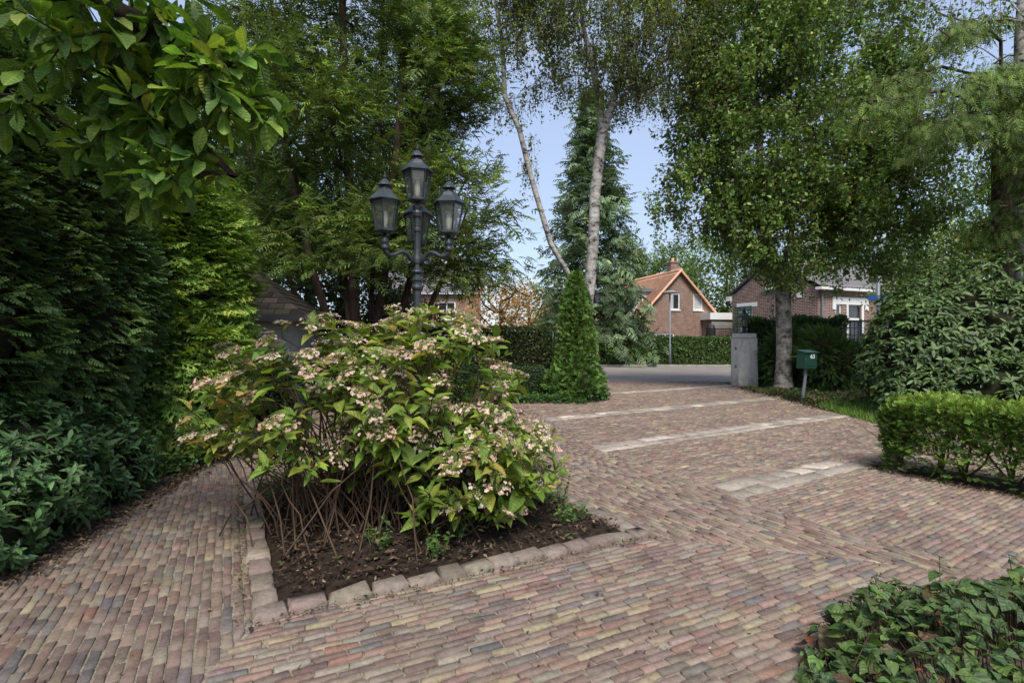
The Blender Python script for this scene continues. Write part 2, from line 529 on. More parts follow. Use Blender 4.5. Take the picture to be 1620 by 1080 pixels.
def T_spray(pairs=5, sl=0.5, sw=0.085, ang=48, droop=0.18, sub=False):
    parts = [kite_at((0, 0, 0), (0, 1, -.08), (0, 0, 1), 1.0, 0.08)]
    for i in range(pairs):
        y = 0.12 + 0.75 * i / max(1, pairs - 1)
        for s_ in (-1, 1):
            a = R(ang + (i % 2) * 8)
            l = sl * (1 - 0.6 * y)
            d = (s_ * math.sin(a), math.cos(a), -droop - .1 * (i % 2))
            p = (0, y + .03 * s_, -.08 * y)
            parts.append(kite_at(p, d, (0, 0, 1), l, sw))
            if sub:
                for k in (0.5,):
                    q = np.array(p) + np.array(d) * l * k
                    for s2 in (-1, 1):
                        a2 = R(s_ * (ang) + s2 * 42)
                        parts.append(kite_at(q, (math.sin(a2), math.cos(a2), -droop), (0, 0, 1), l * 0.42, sw * 0.8))
    return join_t(parts)
T_YEW = T_spray(4, 0.5, 0.085, 52)
T_YEW2 = T_spray(6, 0.42, 0.12, 58, 0.05)
T_THUJA = T_spray(5, 0.62, 0.07, 40, 0.2, True)
T_BRUSH = join_t([T_needle_twig(8, 0.22, 0.05, 50)] + [(lambda v, f: (v @ np.array([(math.cos(a), 0, math.sin(a)), (0, 1, 0), (-math.sin(a), 0, math.cos(a))]), f))(*T_needle_twig(6, 0.2, 0.05, 50)) for a in (1.05, 2.1)])
T_SPRUCE = T_spray(4, 0.55, 0.12, 48, 0.3)
T_SPRIG = T_spray(4, 0.5, 0.2, 50, -.1)

def norm(a):
    a = np.asarray(a, float)
    return a / np.maximum(np.linalg.norm(a, axis=-1, keepdims=True), 1e-9)

def frames(d, n):
    d = norm(d); x = norm(np.cross(d, n)); n2 = np.cross(x, d)
    return np.stack([x, d, n2], axis=1)           # rows: images of the template axes

def scatter(tpl, P, D, N, S, C):
    V0, F0 = tpl
    n, k = len(P), len(V0)
    B = frames(np.asarray(D, float), np.asarray(N, float))
    S = np.broadcast_to(np.asarray(S, float), (n,))
    V = np.einsum('kj,njc->nkc', V0, B) * S[:, None, None] + np.asarray(P)[:, None, :]
    F = (F0[None] + (np.arange(n) * k)[:, None, None]).reshape(-1, 3)
    Cc = np.repeat(np.asarray(C, float), k, axis=0)
    return V.reshape(-1, 3), F, Cc

def cat(lst):
    V, F, C, b = [], [], [], 0
    for v, f, c in lst:
        V.append(v); F.append(f + b); C.append(c); b += len(v)
    return np.concatenate(V), np.concatenate(F), np.concatenate(C)

def rdir(n): return norm(rng.normal(size=(n, 3)))

def tints(n, cols, var=0.18, wts=None):
    cols = np.array(cols, float)
    i = rng.choice(len(cols), n, p=None if wts is None else np.array(wts) / sum(wts))
    return cols[i] * np.exp(rng.normal(0, var, (n, 1))) * np.exp(rng.normal(0, var * 0.25, (n, 3)))

def project(P):
    d = np.maximum(P[:, 1], 0.05)
    return 810 + FPX * P[:, 0] / d, 540 - FPX * (P[:, 2] - 1.4) / d

def leaves_split(name, tpl, P, D, N, S, C, mat, parent, count=300, rest='foliage', prefer=None):
    """the `count` leaves that show largest become parts of their own, the rest one part"""
    P = np.asarray(P, float); S = np.broadcast_to(np.asarray(S, float), (len(P),))
    px, py = project(P)
    inf = (px > -10) & (px < 1630) & (py > -10) & (py < 1090) & (P[:, 1] > 0.3)
    score = np.where(inf, S / np.linalg.norm(P - CAM, axis=1), 0)
    if prefer is not None: score = score * prefer
    order = np.argsort(-score)
    big = order[:count]; small = order[count:]
    V0, F0 = tpl; k = len(V0)
    def make(ix):
        # every leaf gets its own width, droop, fold and sideways curl
        n_ = len(ix)
        T_ = np.repeat(V0[None], n_, 0)
        x, y, z = T_[..., 0], T_[..., 1], T_[..., 2]
        wd = np.exp(rng.normal(0, .14, (n_, 1))); dr = rng.normal(.05, .16, (n_, 1)); cu = rng.normal(0, .14, (n_, 1)); tw = rng.normal(0, .35, (n_, 1)); fo = np.exp(rng.normal(0, .4, (n_, 1)))
        x2 = x * wd + cu * y * y
        z2 = z * fo - dr * y * y + tw * x * y + rng.normal(0, .014, (n_, k)) * (np.abs(x) > .01)
        T_ = np.stack([x2, y, z2], -1)
        B = frames(np.asarray(D, float)[ix], np.asarray(N, float)[ix])
        V = np.einsum('nkj,njc->nkc', T_, B) * S[ix][:, None, None] + P[ix][:, None, :]
        return V
    VB = make(big); C = np.asarray(C)
    for i, bi in enumerate(big):
        np_mesh(name, VB[i], F0, np.tile(C[bi], (k, 1)), mat, parent, smooth=True, XY=V0[:, :2])
    if len(small):
        V = make(small).reshape(-1, 3)
        F = (F0[None] + (np.arange(len(small)) * k)[:, None, None]).reshape(-1, 3)
        tag(np_mesh(rest, V, F, np.repeat(C[small], k, axis=0), mat, parent, smooth=True, XY=np.tile(V0[:, :2], (len(small), 1))), kind='stuff')

# value noise for lumpy outlines
_ng = np.random.default_rng(3).random((32, 32, 32))
def vnoise(P, sc):
    Q = np.asarray(P) * sc
    i = np.floor(Q).astype(int); f = Q - i; f = f * f * (3 - 2 * f)
    out = 0
    for dx in (0, 1):
        for dy in (0, 1):
            for dz in (0, 1):
                w = (f[:, 0] if dx else 1 - f[:, 0]) * (f[:, 1] if dy else 1 - f[:, 1]) * (f[:, 2] if dz else 1 - f[:, 2])
                out = out + w * _ng[(i[:, 0] + dx) % 32, (i[:, 1] + dy) % 32, (i[:, 2] + dz) % 32]
    return out

def shell(ells, n, lump=0.25, lsc=1.6, inner=0.0, zmin=0.02, face=-0.55):
    """points and outward normals spread over the union of ellipsoids [(c, r), ...]"""
    area = np.array([(r[0] * r[1] + r[0] * r[2] + r[1] * r[2]) for c, r in ells]); area /= area.sum()
    Ps, Ns = [], []
    for e, (c, r) in enumerate(ells):
        m_ = int(n * area[e] * 1.9) + 50
        u = rdir(m_); c = np.array(c); r = np.array(r)
        p = c + u * r
        nn = norm(u / r)
        k = 1 + lump * (vnoise(p, lsc) - 0.62) - inner * rng.random(m_) ** 1.6
        p = c + u * r * k[:, None]
        ok = p[:, 2] > zmin
        ok &= np.einsum('ij,ij->i', nn, norm(CAM - p)) > face
        for e2, (c2, r2) in enumerate(ells):
            if e2 != e:
                ok &= (((p - np.array(c2)) / (np.array(r2) * 0.80)) ** 2).sum(1) > 1
        Ps.append(p[ok]); Ns.append(nn[ok])
    P = np.concatenate(Ps); N = np.concatenate(Ns)
    if len(P) > n:
        i = rng.choice(len(P), n, replace=False); P, N = P[i], N[i]
    return P, N

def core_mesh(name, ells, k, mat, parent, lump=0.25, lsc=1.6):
    """solid hull for the twigs inside a shrub, coloured dark to stand for shade"""
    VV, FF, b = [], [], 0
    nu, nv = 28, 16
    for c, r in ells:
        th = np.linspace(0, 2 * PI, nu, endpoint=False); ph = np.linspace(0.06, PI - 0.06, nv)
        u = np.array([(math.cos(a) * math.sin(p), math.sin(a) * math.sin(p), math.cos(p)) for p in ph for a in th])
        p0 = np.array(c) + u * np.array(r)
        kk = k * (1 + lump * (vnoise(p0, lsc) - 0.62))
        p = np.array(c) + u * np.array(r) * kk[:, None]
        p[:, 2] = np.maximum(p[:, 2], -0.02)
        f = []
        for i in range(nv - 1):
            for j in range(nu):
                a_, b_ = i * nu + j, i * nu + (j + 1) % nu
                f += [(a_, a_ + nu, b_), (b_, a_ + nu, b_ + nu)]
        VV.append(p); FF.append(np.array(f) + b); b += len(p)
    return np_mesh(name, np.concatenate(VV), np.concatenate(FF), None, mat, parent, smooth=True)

# ------------------------------------------------------------------ tree skeleton
class Skel:
    def __init__(s, cap=60000):
        s.P = np.zeros((cap, 3)); s.par = np.full(cap, -1, int); s.n = 0; s.tips = []
    def node(s, p, par):
        s.P[s.n] = p; s.par[s.n] = par; s.n += 1
        return s.n - 1
    def poly(s, pts, par=-1, seg=0.35):
        pts = [np.array(p, float) for p in pts]
        if par < 0: par = s.node(pts[0], -1)
        for a_, b_ in zip(pts[:-1], pts[1:]):
            k = max(1, int(np.linalg.norm(b_ - a_) / seg))
            for i in range(1, k + 1):
                par = s.node(a_ + (b_ - a_) * i / k, par)
        return par
    def grow(s, targets, rise=0.5, arc=0.12, jit=0.05, seg=0.4, zmin=0.0):
        T = np.asarray(targets, float)
        d0 = np.array([np.min(np.linalg.norm(s.P[:s.n] - t_, axis=1)) for t_ in T])
        for ti in np.argsort(d0):
            c = T[ti]
            Q = s.P[:s.n]
            dv = c - Q
            hd = np.linalg.norm(dv[:, :2], axis=1)
            d = np.linalg.norm(dv, axis=1)
            cost = d + 1.2 * np.maximum(0, rise * hd - dv[:, 2]) + 50 * (Q[:, 2] < zmin)
            i = int(np.argmin(cost))
            L = d[i]; k = max(1, int(L / seg)); a_ = Q[i].copy(); par = i
            for q in range(1, k + 1):
                f = q / k
                p = a_ + (c - a_) * f + np.array([0, 0, arc * L * 4 * f * (1 - f)])
                if q < k: p = p + rng.normal(0, jit * min(L, 1.0), 3)
                par = s.node(p, par)
            s.tips.append((par, c))
    def radii(s, r_tip, r_base):
        n = s.n
        cnt = np.zeros(n)
        ch = [[] for _ in range(n)]
        for i in range(n):
            if s.par[i] >= 0: ch[s.par[i]].append(i)
        for i in range(n - 1, -1, -1):
            if not ch[i]: cnt[i] = 1
            if s.par[i] >= 0: cnt[s.par[i]] += cnt[i]
        mx_ = max(cnt.max(), 2)
        p = math.log(r_base / r_tip) / math.log(mx_)
        return r_tip * cnt ** p, ch, cnt
    def build(s, name, mat, parent, r_tip=0.008, r_base=0.2, flare=0.0, minr=0.0):
        rad, ch, cnt = s.radii(r_tip, r_base)
        mb = MB()
        stack = [(i, None) for i in range(s.n) if s.par[i] < 0]
        while stack:
            i, pr = stack.pop()
            chain = [] if pr is None else [pr]
            j = i
            while True:
                chain.append(j)
                if not ch[j]: break
                o = sorted(ch[j], key=lambda k: -cnt[k])
                for k in o[1:]: stack.append((k, j))
                j = o[0]
            rr = [rad[q] for q in chain]
            if pr is not None: rr[0] = min(rad[pr], rr[1] * 1.25)
            if max(rr) < minr: continue
            if flare and pr is None:
                rr = [x * (1 + flare * math.exp(-max(0, s.P[q][2]) / 0.3)) for x, q in zip(rr, chain)]
            if len(chain) > 1:
                sd = 12 if max(rr) > 0.12 else 7 if max(rr) > 0.03 else 4 if max(rr) > 0.012 else 3
                mb.tube([s.P[q] for q in chain], rr, sd, cap=False)
        return mb.build(name, mat, parent, smooth=True)

def in_ells(ells, n, lo=0.55, zmin=0.3, pw=0.5):
    vol = np.array([r[0] * r[1] * r[2] for c, r in ells]); vol /= vol.sum()
    out = []
    for (c, r), v in zip(ells, vol):
        m_ = max(1, int(round(n * v)))
        u = rdir(m_ * 2) * (lo + (1 - lo) * rng.random((m_ * 2, 1)) ** pw)
        p = np.array(c) + u * np.array(r)
        p = p[p[:, 2] > zmin][:m_]
        out.append(p)
    return np.concatenate(out)

# ================================================================== SETTING
def sheet(name, poly, z, mat, kind='structure'):
    mb = MB(); mb.add([(x, y, z) for x, y in poly], [tuple(range(len(poly)))])
    return tag(mb.build(name, mat), kind=kind)

sheet('ground', [(-400, -60), (400, -60), (400, 700), (-400, 700)], -0.06, M['ground'])
# street: the carriageway runs across the view behind the gateposts
road = sheet('road', [(-90, 19.25), (120, 19.25), (120, 30.6), (-90, 30.6)], -0.035, M['road'])
def kerb_line(name, y, zt, n0, n1, L=1.0):
    k = root(name, (0, y, 0), None, None); tag(k, kind='structure')
    me = None
    for i in range(n0, n1):
        mb = MB().box((i * L, y, zt - 0.1), (L - 0.012, 0.16, 0.2), 0, bev=0.015)
        mb.build('kerb_stone', M['kerb'], k)
    return k
kerb_line('street_kerb', 30.72, 0.07, 2, 17)
kerb_line('gutter_kerb', 19.12, -0.012, 2, 16)
sheet('pavement', [(-90, 30.82), (120, 30.82), (120, 33.5), (-90, 33.5)], 0.02, M['kerb'])

# ---- brick paving -------------------------------------------------
U = np.array([math.cos(R(27.5)), math.sin(R(27.5))]); W = np.array([-U[1], U[0]])
A = np.array([-1.29, 2.67])
BED = [A, A + 2.58 * U, A + 2.58 * U + 3.05 * W, A + 3.05 * W]
CR = BED[1]

def clip_half(poly, a, b):
    """keep what lies left of a->b"""
    out = []
    e = b - a
    def sd(p): return e[0] * (p[1] - a[1]) - e[1] * (p[0] - a[0])
    for i in range(len(poly)):
        p, q = poly[i], poly[(i + 1) % len(poly)]
        sp_, sq = sd(p), sd(q)
        if sp_ >= 0: out.append(p)
        if (sp_ > 0) != (sq > 0) and abs(sp_ - sq) > 1e-12:
            t_ = sp_ / (sp_ - sq)
            if 0 < t_ < 1: out.append(p + (q - p) * t_)
    return out

def area(poly):
    s_ = 0
    for i in range(len(poly)):
        p, q = poly[i], poly[(i + 1) % len(poly)]
        s_ += p[0] * q[1] - p[1] * q[0]
    return s_ / 2

def inside(p, poly):
    c = False
    for i in range(len(poly)):
        a, b = poly[i], poly[i - 1]
        if (a[1] > p[1]) != (b[1] > p[1]) and p[0] < (b[0] - a[0]) * (p[1] - a[1]) / (b[1] - a[1]) + a[0]: c = not c
    return c

def segdist(p, a, b):
    e = b - a; t_ = max(0, min(1, np.dot(p - a, e) / max(1e-9, np.dot(e, e))))
    return np.linalg.norm(p - a - e * t_)

def stone(poly, zt, zb=-0.05, ch=0.004, tilt=0.0032, far=False):
    """a block with a chamfered, slightly tilted top over a convex outline"""
    poly = [np.asarray(p, float) for p in poly]
    c = sum(poly) / len(poly)
    n = len(poly)
    tx, ty = rng.normal(0, tilt * 8, 2)
    top = [p + (c - p) * min(0.4, ch * 1.3 / max(0.02, np.linalg.norm(c - p))) for p in poly]
    z = lambda p: zt + tx * (p[0] - c[0]) + ty * (p[1] - c[1])
    V = [(p[0], p[1], zb) for p in poly] + [(p[0], p[1], z(p) - ch) for p in poly] + [(p[0], p[1], z(p)) for p in top]
    F = []
    if far:                                  # too far off for the chamfer to show
        V = V[n:]
        for k in range(n):
            j = (k + 1) % n
            F += [(k, j, n + j), (k, n + j, n + k)]
        for k in range(1, n - 1): F.append((n, n + k, n + k + 1))
        V = [(x, y, -.02) if i < n else (x, y, z_) for i, (x, y, z_) in enumerate(V)]
        return np.array(V), np.array(F)
    for k in range(n):
        j = (k + 1) % n
        for r0 in (0, n):
            F += [(r0 + k, r0 + j, r0 + n + j), (r0 + k, r0 + n + j, r0 + n + k)]
    for k in range(1, n - 1): F.append((2 * n, 2 * n + k, 2 * n + k + 1))
    return np.array(V), np.array(F)

PAL = [(.215, .125, .100), (.175, .100, .085), (.235, .145, .118), (.150, .100, .090), (.26, .19, .135), (.33, .265, .165), (.20, .155, .12), (.105, .10, .108), (.125, .085, .08), (.27, .185, .15), (.235, .195, .155), (.245, .115, .085)]
def pave(name, poly, ang, L=0.152, Wd=0.0515, gap=0.008, wts=None, count=300, skip=(), zoff=0.0, irregular=1.0, bright=1.0):
    poly = [np.array(p, float) for p in poly]
    if area(poly) < 0: poly = poly[::-1]
    base = sheet(name, [tuple(p) for p in poly], -0.009, M['sand'])
    e1 = np.array([math.cos(ang), math.sin(ang)]); e2 = np.array([-e1[1], e1[0]])
    c1 = [np.dot(p, e1) for p in poly]; c2 = [np.dot(p, e2) for p in poly]
    pieces = []
    j = math.floor(min(c2) / Wd)
    while j * Wd < max(c2):
        off = (j % 2) * L * 0.5 + rng.normal(0, 0.022)
        x = math.floor(min(c1) / L) * L + off - L
        while x < max(c1):
            l = L * (1 + rng.normal(0, 0.03 * irregular))
            yw = 0.004 * math.sin(x * 1.7 + j * .2) + rng.normal(0, .0012 * irregular)
            a = x + gap / 2; b = x + l - gap / 2; c = j * Wd + gap / 2 + yw; d = (j + 1) * Wd - gap / 2 + yw
            x += l
            jj = rng.normal(0, 0.0034 * irregular, 8)
            q = [e1 * (a + jj[0]) + e2 * (c + jj[1]), e1 * (b + jj[2]) + e2 * (c + jj[3]), e1 * (b + jj[4]) + e2 * (d + jj[5]), e1 * (a + jj[6]) + e2 * (d + jj[7])]
            cc = (q[0] + q[2]) / 2
            near = False
            for i in range(len(poly)):
                if segdist(cc, poly[i], poly[(i + 1) % len(poly)]) < 0.09:
                    near = True
                    q = clip_half(q, poly[i], poly[(i + 1) % len(poly)])
                    if len(q) < 3: break
            if len(q) < 3: continue
            cq = sum(q) / len(q)
            if not inside(cq, poly): continue
            if any(inside(cq, s_) for s_ in skip): continue
            ar = area(q)
            if ar < 0.25 * L * Wd: continue
            pieces.append((q, cq, ar))
        j += 1
    P3 = np.array([(p[1][0], p[1][1], 0) for p in pieces])
    px, py = project(P3)
    inf = (px > 0) & (px < 1620) & (py < 1080) & (P3[:, 1] > 0.5)
    score = np.where(inf, 1.0 / np.maximum(P3[:, 1], .3), 0)
    order = np.argsort(-score); big = set(order[:count].tolist())
    rest = []
    tc_ = (tints(len(pieces), PAL, 0.17, wts) * .72 + np.array((.198, .160, .135)) * .28) * bright * np.array((.95, .935, .90))
    for i, (q, cq, ar) in enumerate(pieces):
        V, F = stone(q, zoff + rng.normal(0, 0.003), -0.03, far=cq[1] > 6.0)
        C = np.tile(tc_[i], (len(V), 1))
        if i in big: np_mesh('brick', V, F, C, M['brick'], base)
        else: rest.append((V, F, C))
    if rest:
        V, F, C = cat(rest)
        tag(np_mesh('brick_field', V, F, C, M['brick'], base), kind='stuff')
    return base

W_PATH = [5, 6, 2, 7, 3, 1, 6, 4, 7, 1, 3, .2]
W_COURT = [7, 5, 6, 5, 6, 3, 5, 2.6, 3, 4, 5, .5]
W_DRIVE = [6, 4, 7, 4, 6, 5, 5, 1.8, 2, 6, 6, .4]
v2 = lambda x, y: np.array([x, y], float)
B4 = BED[3]; D4 = BED[2]
pathBack = B4 + 3.2 * W
aU, aV = R(27.5), R(117.5)
pave('path', [v2(-1.27, 0.5), A, B4, pathBack, v2(-5.2, 8.6), v2(-3.65, 6.0), v2(-3.35, 4.4), v2(-3.5, 3.0), v2(-3.8, 0.5)], aV, wts=W_PATH, bright=.84)
K1, K2, K3 = v2(2.23, 3.45), v2(2.72, 3.25), v2(7.0, 1.9)
pave('courtyard', [v2(-1.27, 0.5), v2(7.0, 0.5), K3, K2, K1, CR, A], aU, wts=W_COURT)
bandR = [K2, v2(2.76, 3.5), v2(2.37, 4.1), v2(2.06, 4.86), v2(1.14, 6.92), v2(0.62, 9.75), v2(0.3, 12.3)]
pave('paving_band', [CR, K1] + bandR + [v2(-0.9, 12.3), v2(-1.3, 9.5), D4], aV, wts=W_DRIVE)
pave('back_court', [pathBack, B4, D4, v2(-1.3, 9.5), v2(-0.9, 12.3), v2(-4.5, 11.6)], aU, wts=W_DRIVE, count=120)

# pale stone bands across the drive (two courses of larger setts)
aD = R(32.0)
eD = np.array([math.cos(aD), math.sin(aD)]); nD = np.array([-eD[1], eD[0]])
def band_rect(p, length, width):
    p = np.array(p, float)
    return [p, p + eD * length, p + eD * length + nD * width, p + nD * width]
STR = [band_rect((2.02, 4.78), 2.35, 0.42), band_rect((1.12, 6.80), 6.2, 0.42), band_rect((0.66, 9.45), 7.2, 0.40), band_rect((2.3, 14.0), 5.4, 0.40), band_rect((3.25, 2.6), 3.0, 0.42)]
drive = [v2(7.0, 1.9), v2(7.0, 8.6), v2(6.35, 10.4), v2(6.75, 14.6), v2(7.3, 19.03), v2(3.05, 19.03), v2(2.25, 13.9), v2(0.9, 13.2), v2(0.3, 12.3)] + bandR[::-1][1:] + [K3]
pave('driveway', drive, aD, wts=W_DRIVE, skip=STR[:4], bright=1.06)
for bi, rc in enumerate(STR[:4]):
    st = sheet('stone_band', [tuple(p) for p in rc], -0.006 , M['sand'])
    L, Wd = 0.30, 0.21
    n = int(np.linalg.norm(rc[1] - rc[0]) / L)
    for r_ in range(2):
        off = 0.0 if r_ == 0 else -0.14
        for i in range(n + 1):
            a = max(0.0, i * L + off); b = (i + 1) * L + off
            a += .005; b -= .005
            if b - a < .08: continue
            c, d = r_ * Wd + .005, (r_ + 1) * Wd - .005
            jj = rng.normal(0, .005, 8)
            q = [rc[0] + eD * (a + jj[0]) + nD * (c + jj[1]), rc[0] + eD * (b + jj[2]) + nD * (c + jj[3]), rc[0] + eD * (b + jj[4]) + nD * (d + jj[5]), rc[0] + eD * (a + jj[6]) + nD * (d + jj[7])]
            if not inside(sum(q) / 4, [np.array(p) for p in drive]): continue
            V, F = stone(q, 0.001 + rng.normal(0, .002), -0.03, 0.008)
            t_ = np.array((.34, .29, .235)) * math.exp(rng.normal(0, .17)) * (1.35 if rng.random() < .2 else 1)
            np_mesh('sett', V, F, np.tile(t_, (len(V), 1)), M['granite'], st)

# ---- flower bed: soil, granite edging --------------------------------
gx = 46
ii, jj = np.meshgrid(np.linspace(0.10, 2.48, gx), np.linspace(0.10, 2.95, gx), indexing='ij')
Pxy = A[None, None] + ii[..., None] * U + jj[..., None] * W
flat = np.concatenate([Pxy.reshape(-1, 2), np.zeros((gx * gx, 1))], 1)
edge = np.minimum.reduce([ii, 2.58 - ii, jj, 3.05 - jj]).ravel()
flat[:, 2] = -0.005 + 0.075 * np.minimum(1, (edge - .1) / 0.5) + (0.05 * (vnoise(flat, 4.0) - .5) + 0.035 * (vnoise(flat, 14.0) - .5)) * np.minimum(1, .25 + edge)
F = []
for i in range(gx - 1):
    for j in range(gx - 1):
        a = i * gx + j; F += [(a, a + gx, a + gx + 1), (a, a + gx + 1, a + 1)]
bed = tag(np_mesh('flower_bed_soil', flat, F, None, M['soil'], smooth=True), kind='structure')
sheet('bed_base', [tuple(p) for p in BED], -0.012, M['sand'])
edging = root('bed_edging', (A[0], A[1], 0), 'rounded granite block edging round the square hydrangea bed', 'edging')
def edge_row(o, d, n_in, length, Lm, wd):
    x = 0.0
    while x < length - 0.05:
        l = min(Lm * (1 + rng.normal(0, .12)), length - x)
        if length - x - l < 0.1: l = length - x
        jt = rng.normal(0, .006, 8)
        q = [o + d * (x + .006) + n_in * (.0 + jt[0]), o + d * (x + l - .006) + n_in * (jt[1]), o + d * (x + l - .006 + jt[2]) + n_in * (wd + jt[3]), o + d * (x + .006 + jt[4]) + n_in * (wd + jt[5])]
        if area(q) < 0: q = q[::-1]
        V, F = stone(q, 0.038 + rng.normal(0, .006), -0.05, 0.011, 0.005)
        # break the straight edges of the split stone
        V = V + rng.normal(0, .004, V.shape)
        np_mesh('edging_stone', V, F, np.tile(np.array((.22, .175, .140)) * math.exp(rng.normal(0, .16)) * np.exp(rng.normal(0, .03, 3)), (len(V), 1)), M['granite'], edging)
        x += l
edge_row(A, U, W, 2.58, 0.185, 0.125)
edge_row(A + W * 0.13, W, U, 2.90, 0.21, 0.125)
edge_row(CR + W * 0.13, W, -U, 2.90, 0.19, 0.125)
edge_row(B4, U, -W, 2.58, 0.19, 0.125)

# mulch, bark chips and dead leaves on the bed
n = 8500
a_, b_ = rng.random(n) * 2.28 + .15, rng.random(n) * 2.75 + .15
P = np.concatenate([A + a_[:, None] * U + b_[:, None] * W, np.zeros((n, 1))], 1)
e_ = np.minimum.reduce([a_, 2.58 - a_, b_, 3.05 - b_])
P[:, 2] = 0.03 + 0.05 * np.minimum(1, e_ / 0.5) + 0.05 * (vnoise(P, 4.0) - .5)
D = rdir(n); D[:, 2] *= 0.35
N_ = norm(rdir(n) * 0.6 + (0, 0, 1))
S = np.exp(rng.normal(math.log(.03), .45, n))
V, F, C = scatter(T_kite(0.42, 0.1), P, D, N_, S, tints(n, [(.05, .032, .022), (.10, .066, .042), (.028, .02, .014), (.20, .145, .09), (.06, .075, .03)], .25, [5, 5, 4, 1.6, .8]))
tag(np_mesh('mulch_litter', V, F, C, M['mulch']), 'brown bark chips and dead leaf litter covering the bed', 'mulch', kind='stuff')

# ================================================================== BUILDINGS
def rot2(o, ang):
    ca, sa = math.cos(ang), math.sin(ang)
    return lambda x, y, z: (o[0] + x * ca - y * sa, o[1] + x * sa + y * ca, z)

def wall_with_holes(mb, T, x0, x1, z0, z1, holes, y=0.0, depth=0.12):
    """front wall at local y with rectangular openings (x0,x1,z0,z1) and their reveals"""
    xs = sorted({x0, x1, *[h[0] for h in holes], *[h[1] for h in holes]})
    zs = sorted({z0, z1, *[h[2] for h in holes], *[h[3] for h in holes]})
    for i in range(len(xs) - 1):
        for j in range(len(zs) - 1):
            cx, cz = (xs[i] + xs[i + 1]) / 2, (zs[j] + zs[j + 1]) / 2
            if any(h[0] < cx < h[1] and h[2] < cz < h[3] for h in holes): continue
            mb.add([T(xs[i], y, zs[j]), T(xs[i + 1], y, zs[j]), T(xs[i + 1], y, zs[j + 1]), T(xs[i], y, zs[j + 1])], [(0, 1, 2, 3)])
    for h in holes:
        for p, q in (((h[0], h[2]), (h[1], h[2])), ((h[1], h[2]), (h[1], h[3])), ((h[1], h[3]), (h[0], h[3])), ((h[0], h[3]), (h[0], h[2]))):
            mb.add([T(p[0], y, p[1]), T(q[0], y, q[1]), T(q[0], y + depth, q[1]), T(p[0], y + depth, p[1])], [(0, 3, 2, 1)])

def lbox(mb, T, x0, x1, y0, y1, z0, z1):
    pts = [T(x, y, z) for z in (z0, z1) for x, y in ((x0, y0), (x1, y0), (x1, y1), (x0, y1))]
    mb.add(pts, [(3, 2, 1, 0), (4, 5, 6, 7), (0, 1, 5, 4), (1, 2, 6, 5), (2, 3, 7, 6), (3, 0, 4, 7)])
    return mb

def window(T, h, par, y=0.0, fw=0.09, mull=0, trans=(), sill=True, curtain=0.0, pane_mat='glass'):
    x0, x1, z0, z1 = h
    mb = MB(); yy = y + 0.04
    lbox(mb, T, x0 + .002, x0 + fw, yy, yy + .07, z0 + .002, z1 - .002); lbox(mb, T, x1 - fw, x1 - .002, yy, yy + .07, z0 + .002, z1 - .002)
    lbox(mb, T, x0 + fw, x1 - fw, yy, yy + .07, z0 + .002, z0 + fw); lbox(mb, T, x0 + fw, x1 - fw, yy, yy + .07, z1 - fw, z1 - .002)
    for k in range(mull):
        xm = x0 + (x1 - x0) * (k + 1) / (mull + 1)
        lbox(mb, T, xm - .03, xm + .03, yy + .01, yy + .06, z0 + fw, z1 - fw)
    for tz in trans:
        lbox(mb, T, x0 + fw, x1 - fw, yy + .012, yy + .058, tz - .03, tz + .03)
    f = mb.build('window', M['white'], par)
    mb = MB(); mb.add([T(x0 + fw, yy + .035, z0 + fw), T(x1 - fw, yy + .035, z0 + fw), T(x1 - fw, yy + .035, z1 - fw), T(x0 + fw, yy + .035, z1 - fw)], [(0, 1, 2, 3)])
    mb.build('pane', M[pane_mat], f)
    if curtain:
        mb = MB(); n_ = 12
        for k in range(n_):
            xa, xb = x0 + fw + (x1 - x0 - 2 * fw) * curtain * k / n_, x0 + fw + (x1 - x0 - 2 * fw) * curtain * (k + 1) / n_
            mb.add([T(xa, yy + .030 - .006 * (k % 2), z0 + fw), T(xb, yy + .024 + .006 * (k % 2), z0 + fw), T(xb, yy + .024 + .006 * (k % 2), z1 - fw), T(xa, yy + .030 - .006 * (k % 2), z1 - fw)], [(0, 1, 2, 3)])
        mb.build('curtain', M['curtain'], f)
    if sill:
        lbox(MB(), T, x0 - .06, x1 + .06, y - .06, y + .03, z0 - .08, z0 - .003).build('sill', M['white'], f)
    return f

def pantiles(T, a, b, c, d, cw, ch, amp=0.035, step=0.03):
    """roof sheet between eave a->b and ridge d->c (local points), as courses of waved tiles"""
    a, b, c, d = [np.array(p, float) for p in (a, b, c, d)]
    nu = max(1, int(round(np.linalg.norm(b - a) / cw))); nv = max(1, int(round(np.linalg.norm(d - a) / ch)))
    nrm = np.cross(b - a, d - a); nrm /= np.linalg.norm(nrm)
    if nrm[2] < 0: nrm = -nrm
    V, F = [], []
    sub = 4
    for j in range(nv):
        for e in (0, 1):
            f = (j + e) / nv
            l = a + (d - a) * f; r_ = b + (c - b) * f
            for i in range(nu * sub + 1):
                u = i / (nu * sub)
                p = l + (r_ - l) * u + nrm * (amp * math.sin(2 * PI * i / sub + .6) + step * (1 - e))
                V.append(T(*p))
    w = nu * sub + 1
    for j in range(nv):
        o = j * 2 * w
        for i in range(nu * sub):
            F += [(o + i, o + i + 1, o + w + i + 1), (o + i, o + w + i + 1, o + w + i)]
        if j < nv - 1:
            for i in range(nu * sub):
                F += [(o + w + i, o + w + i + 1, o + 2 * w + i + 1), (o + w + i, o + 2 * w + i + 1, o + 2 * w + i)]
    return np.array(V), np.array(F)

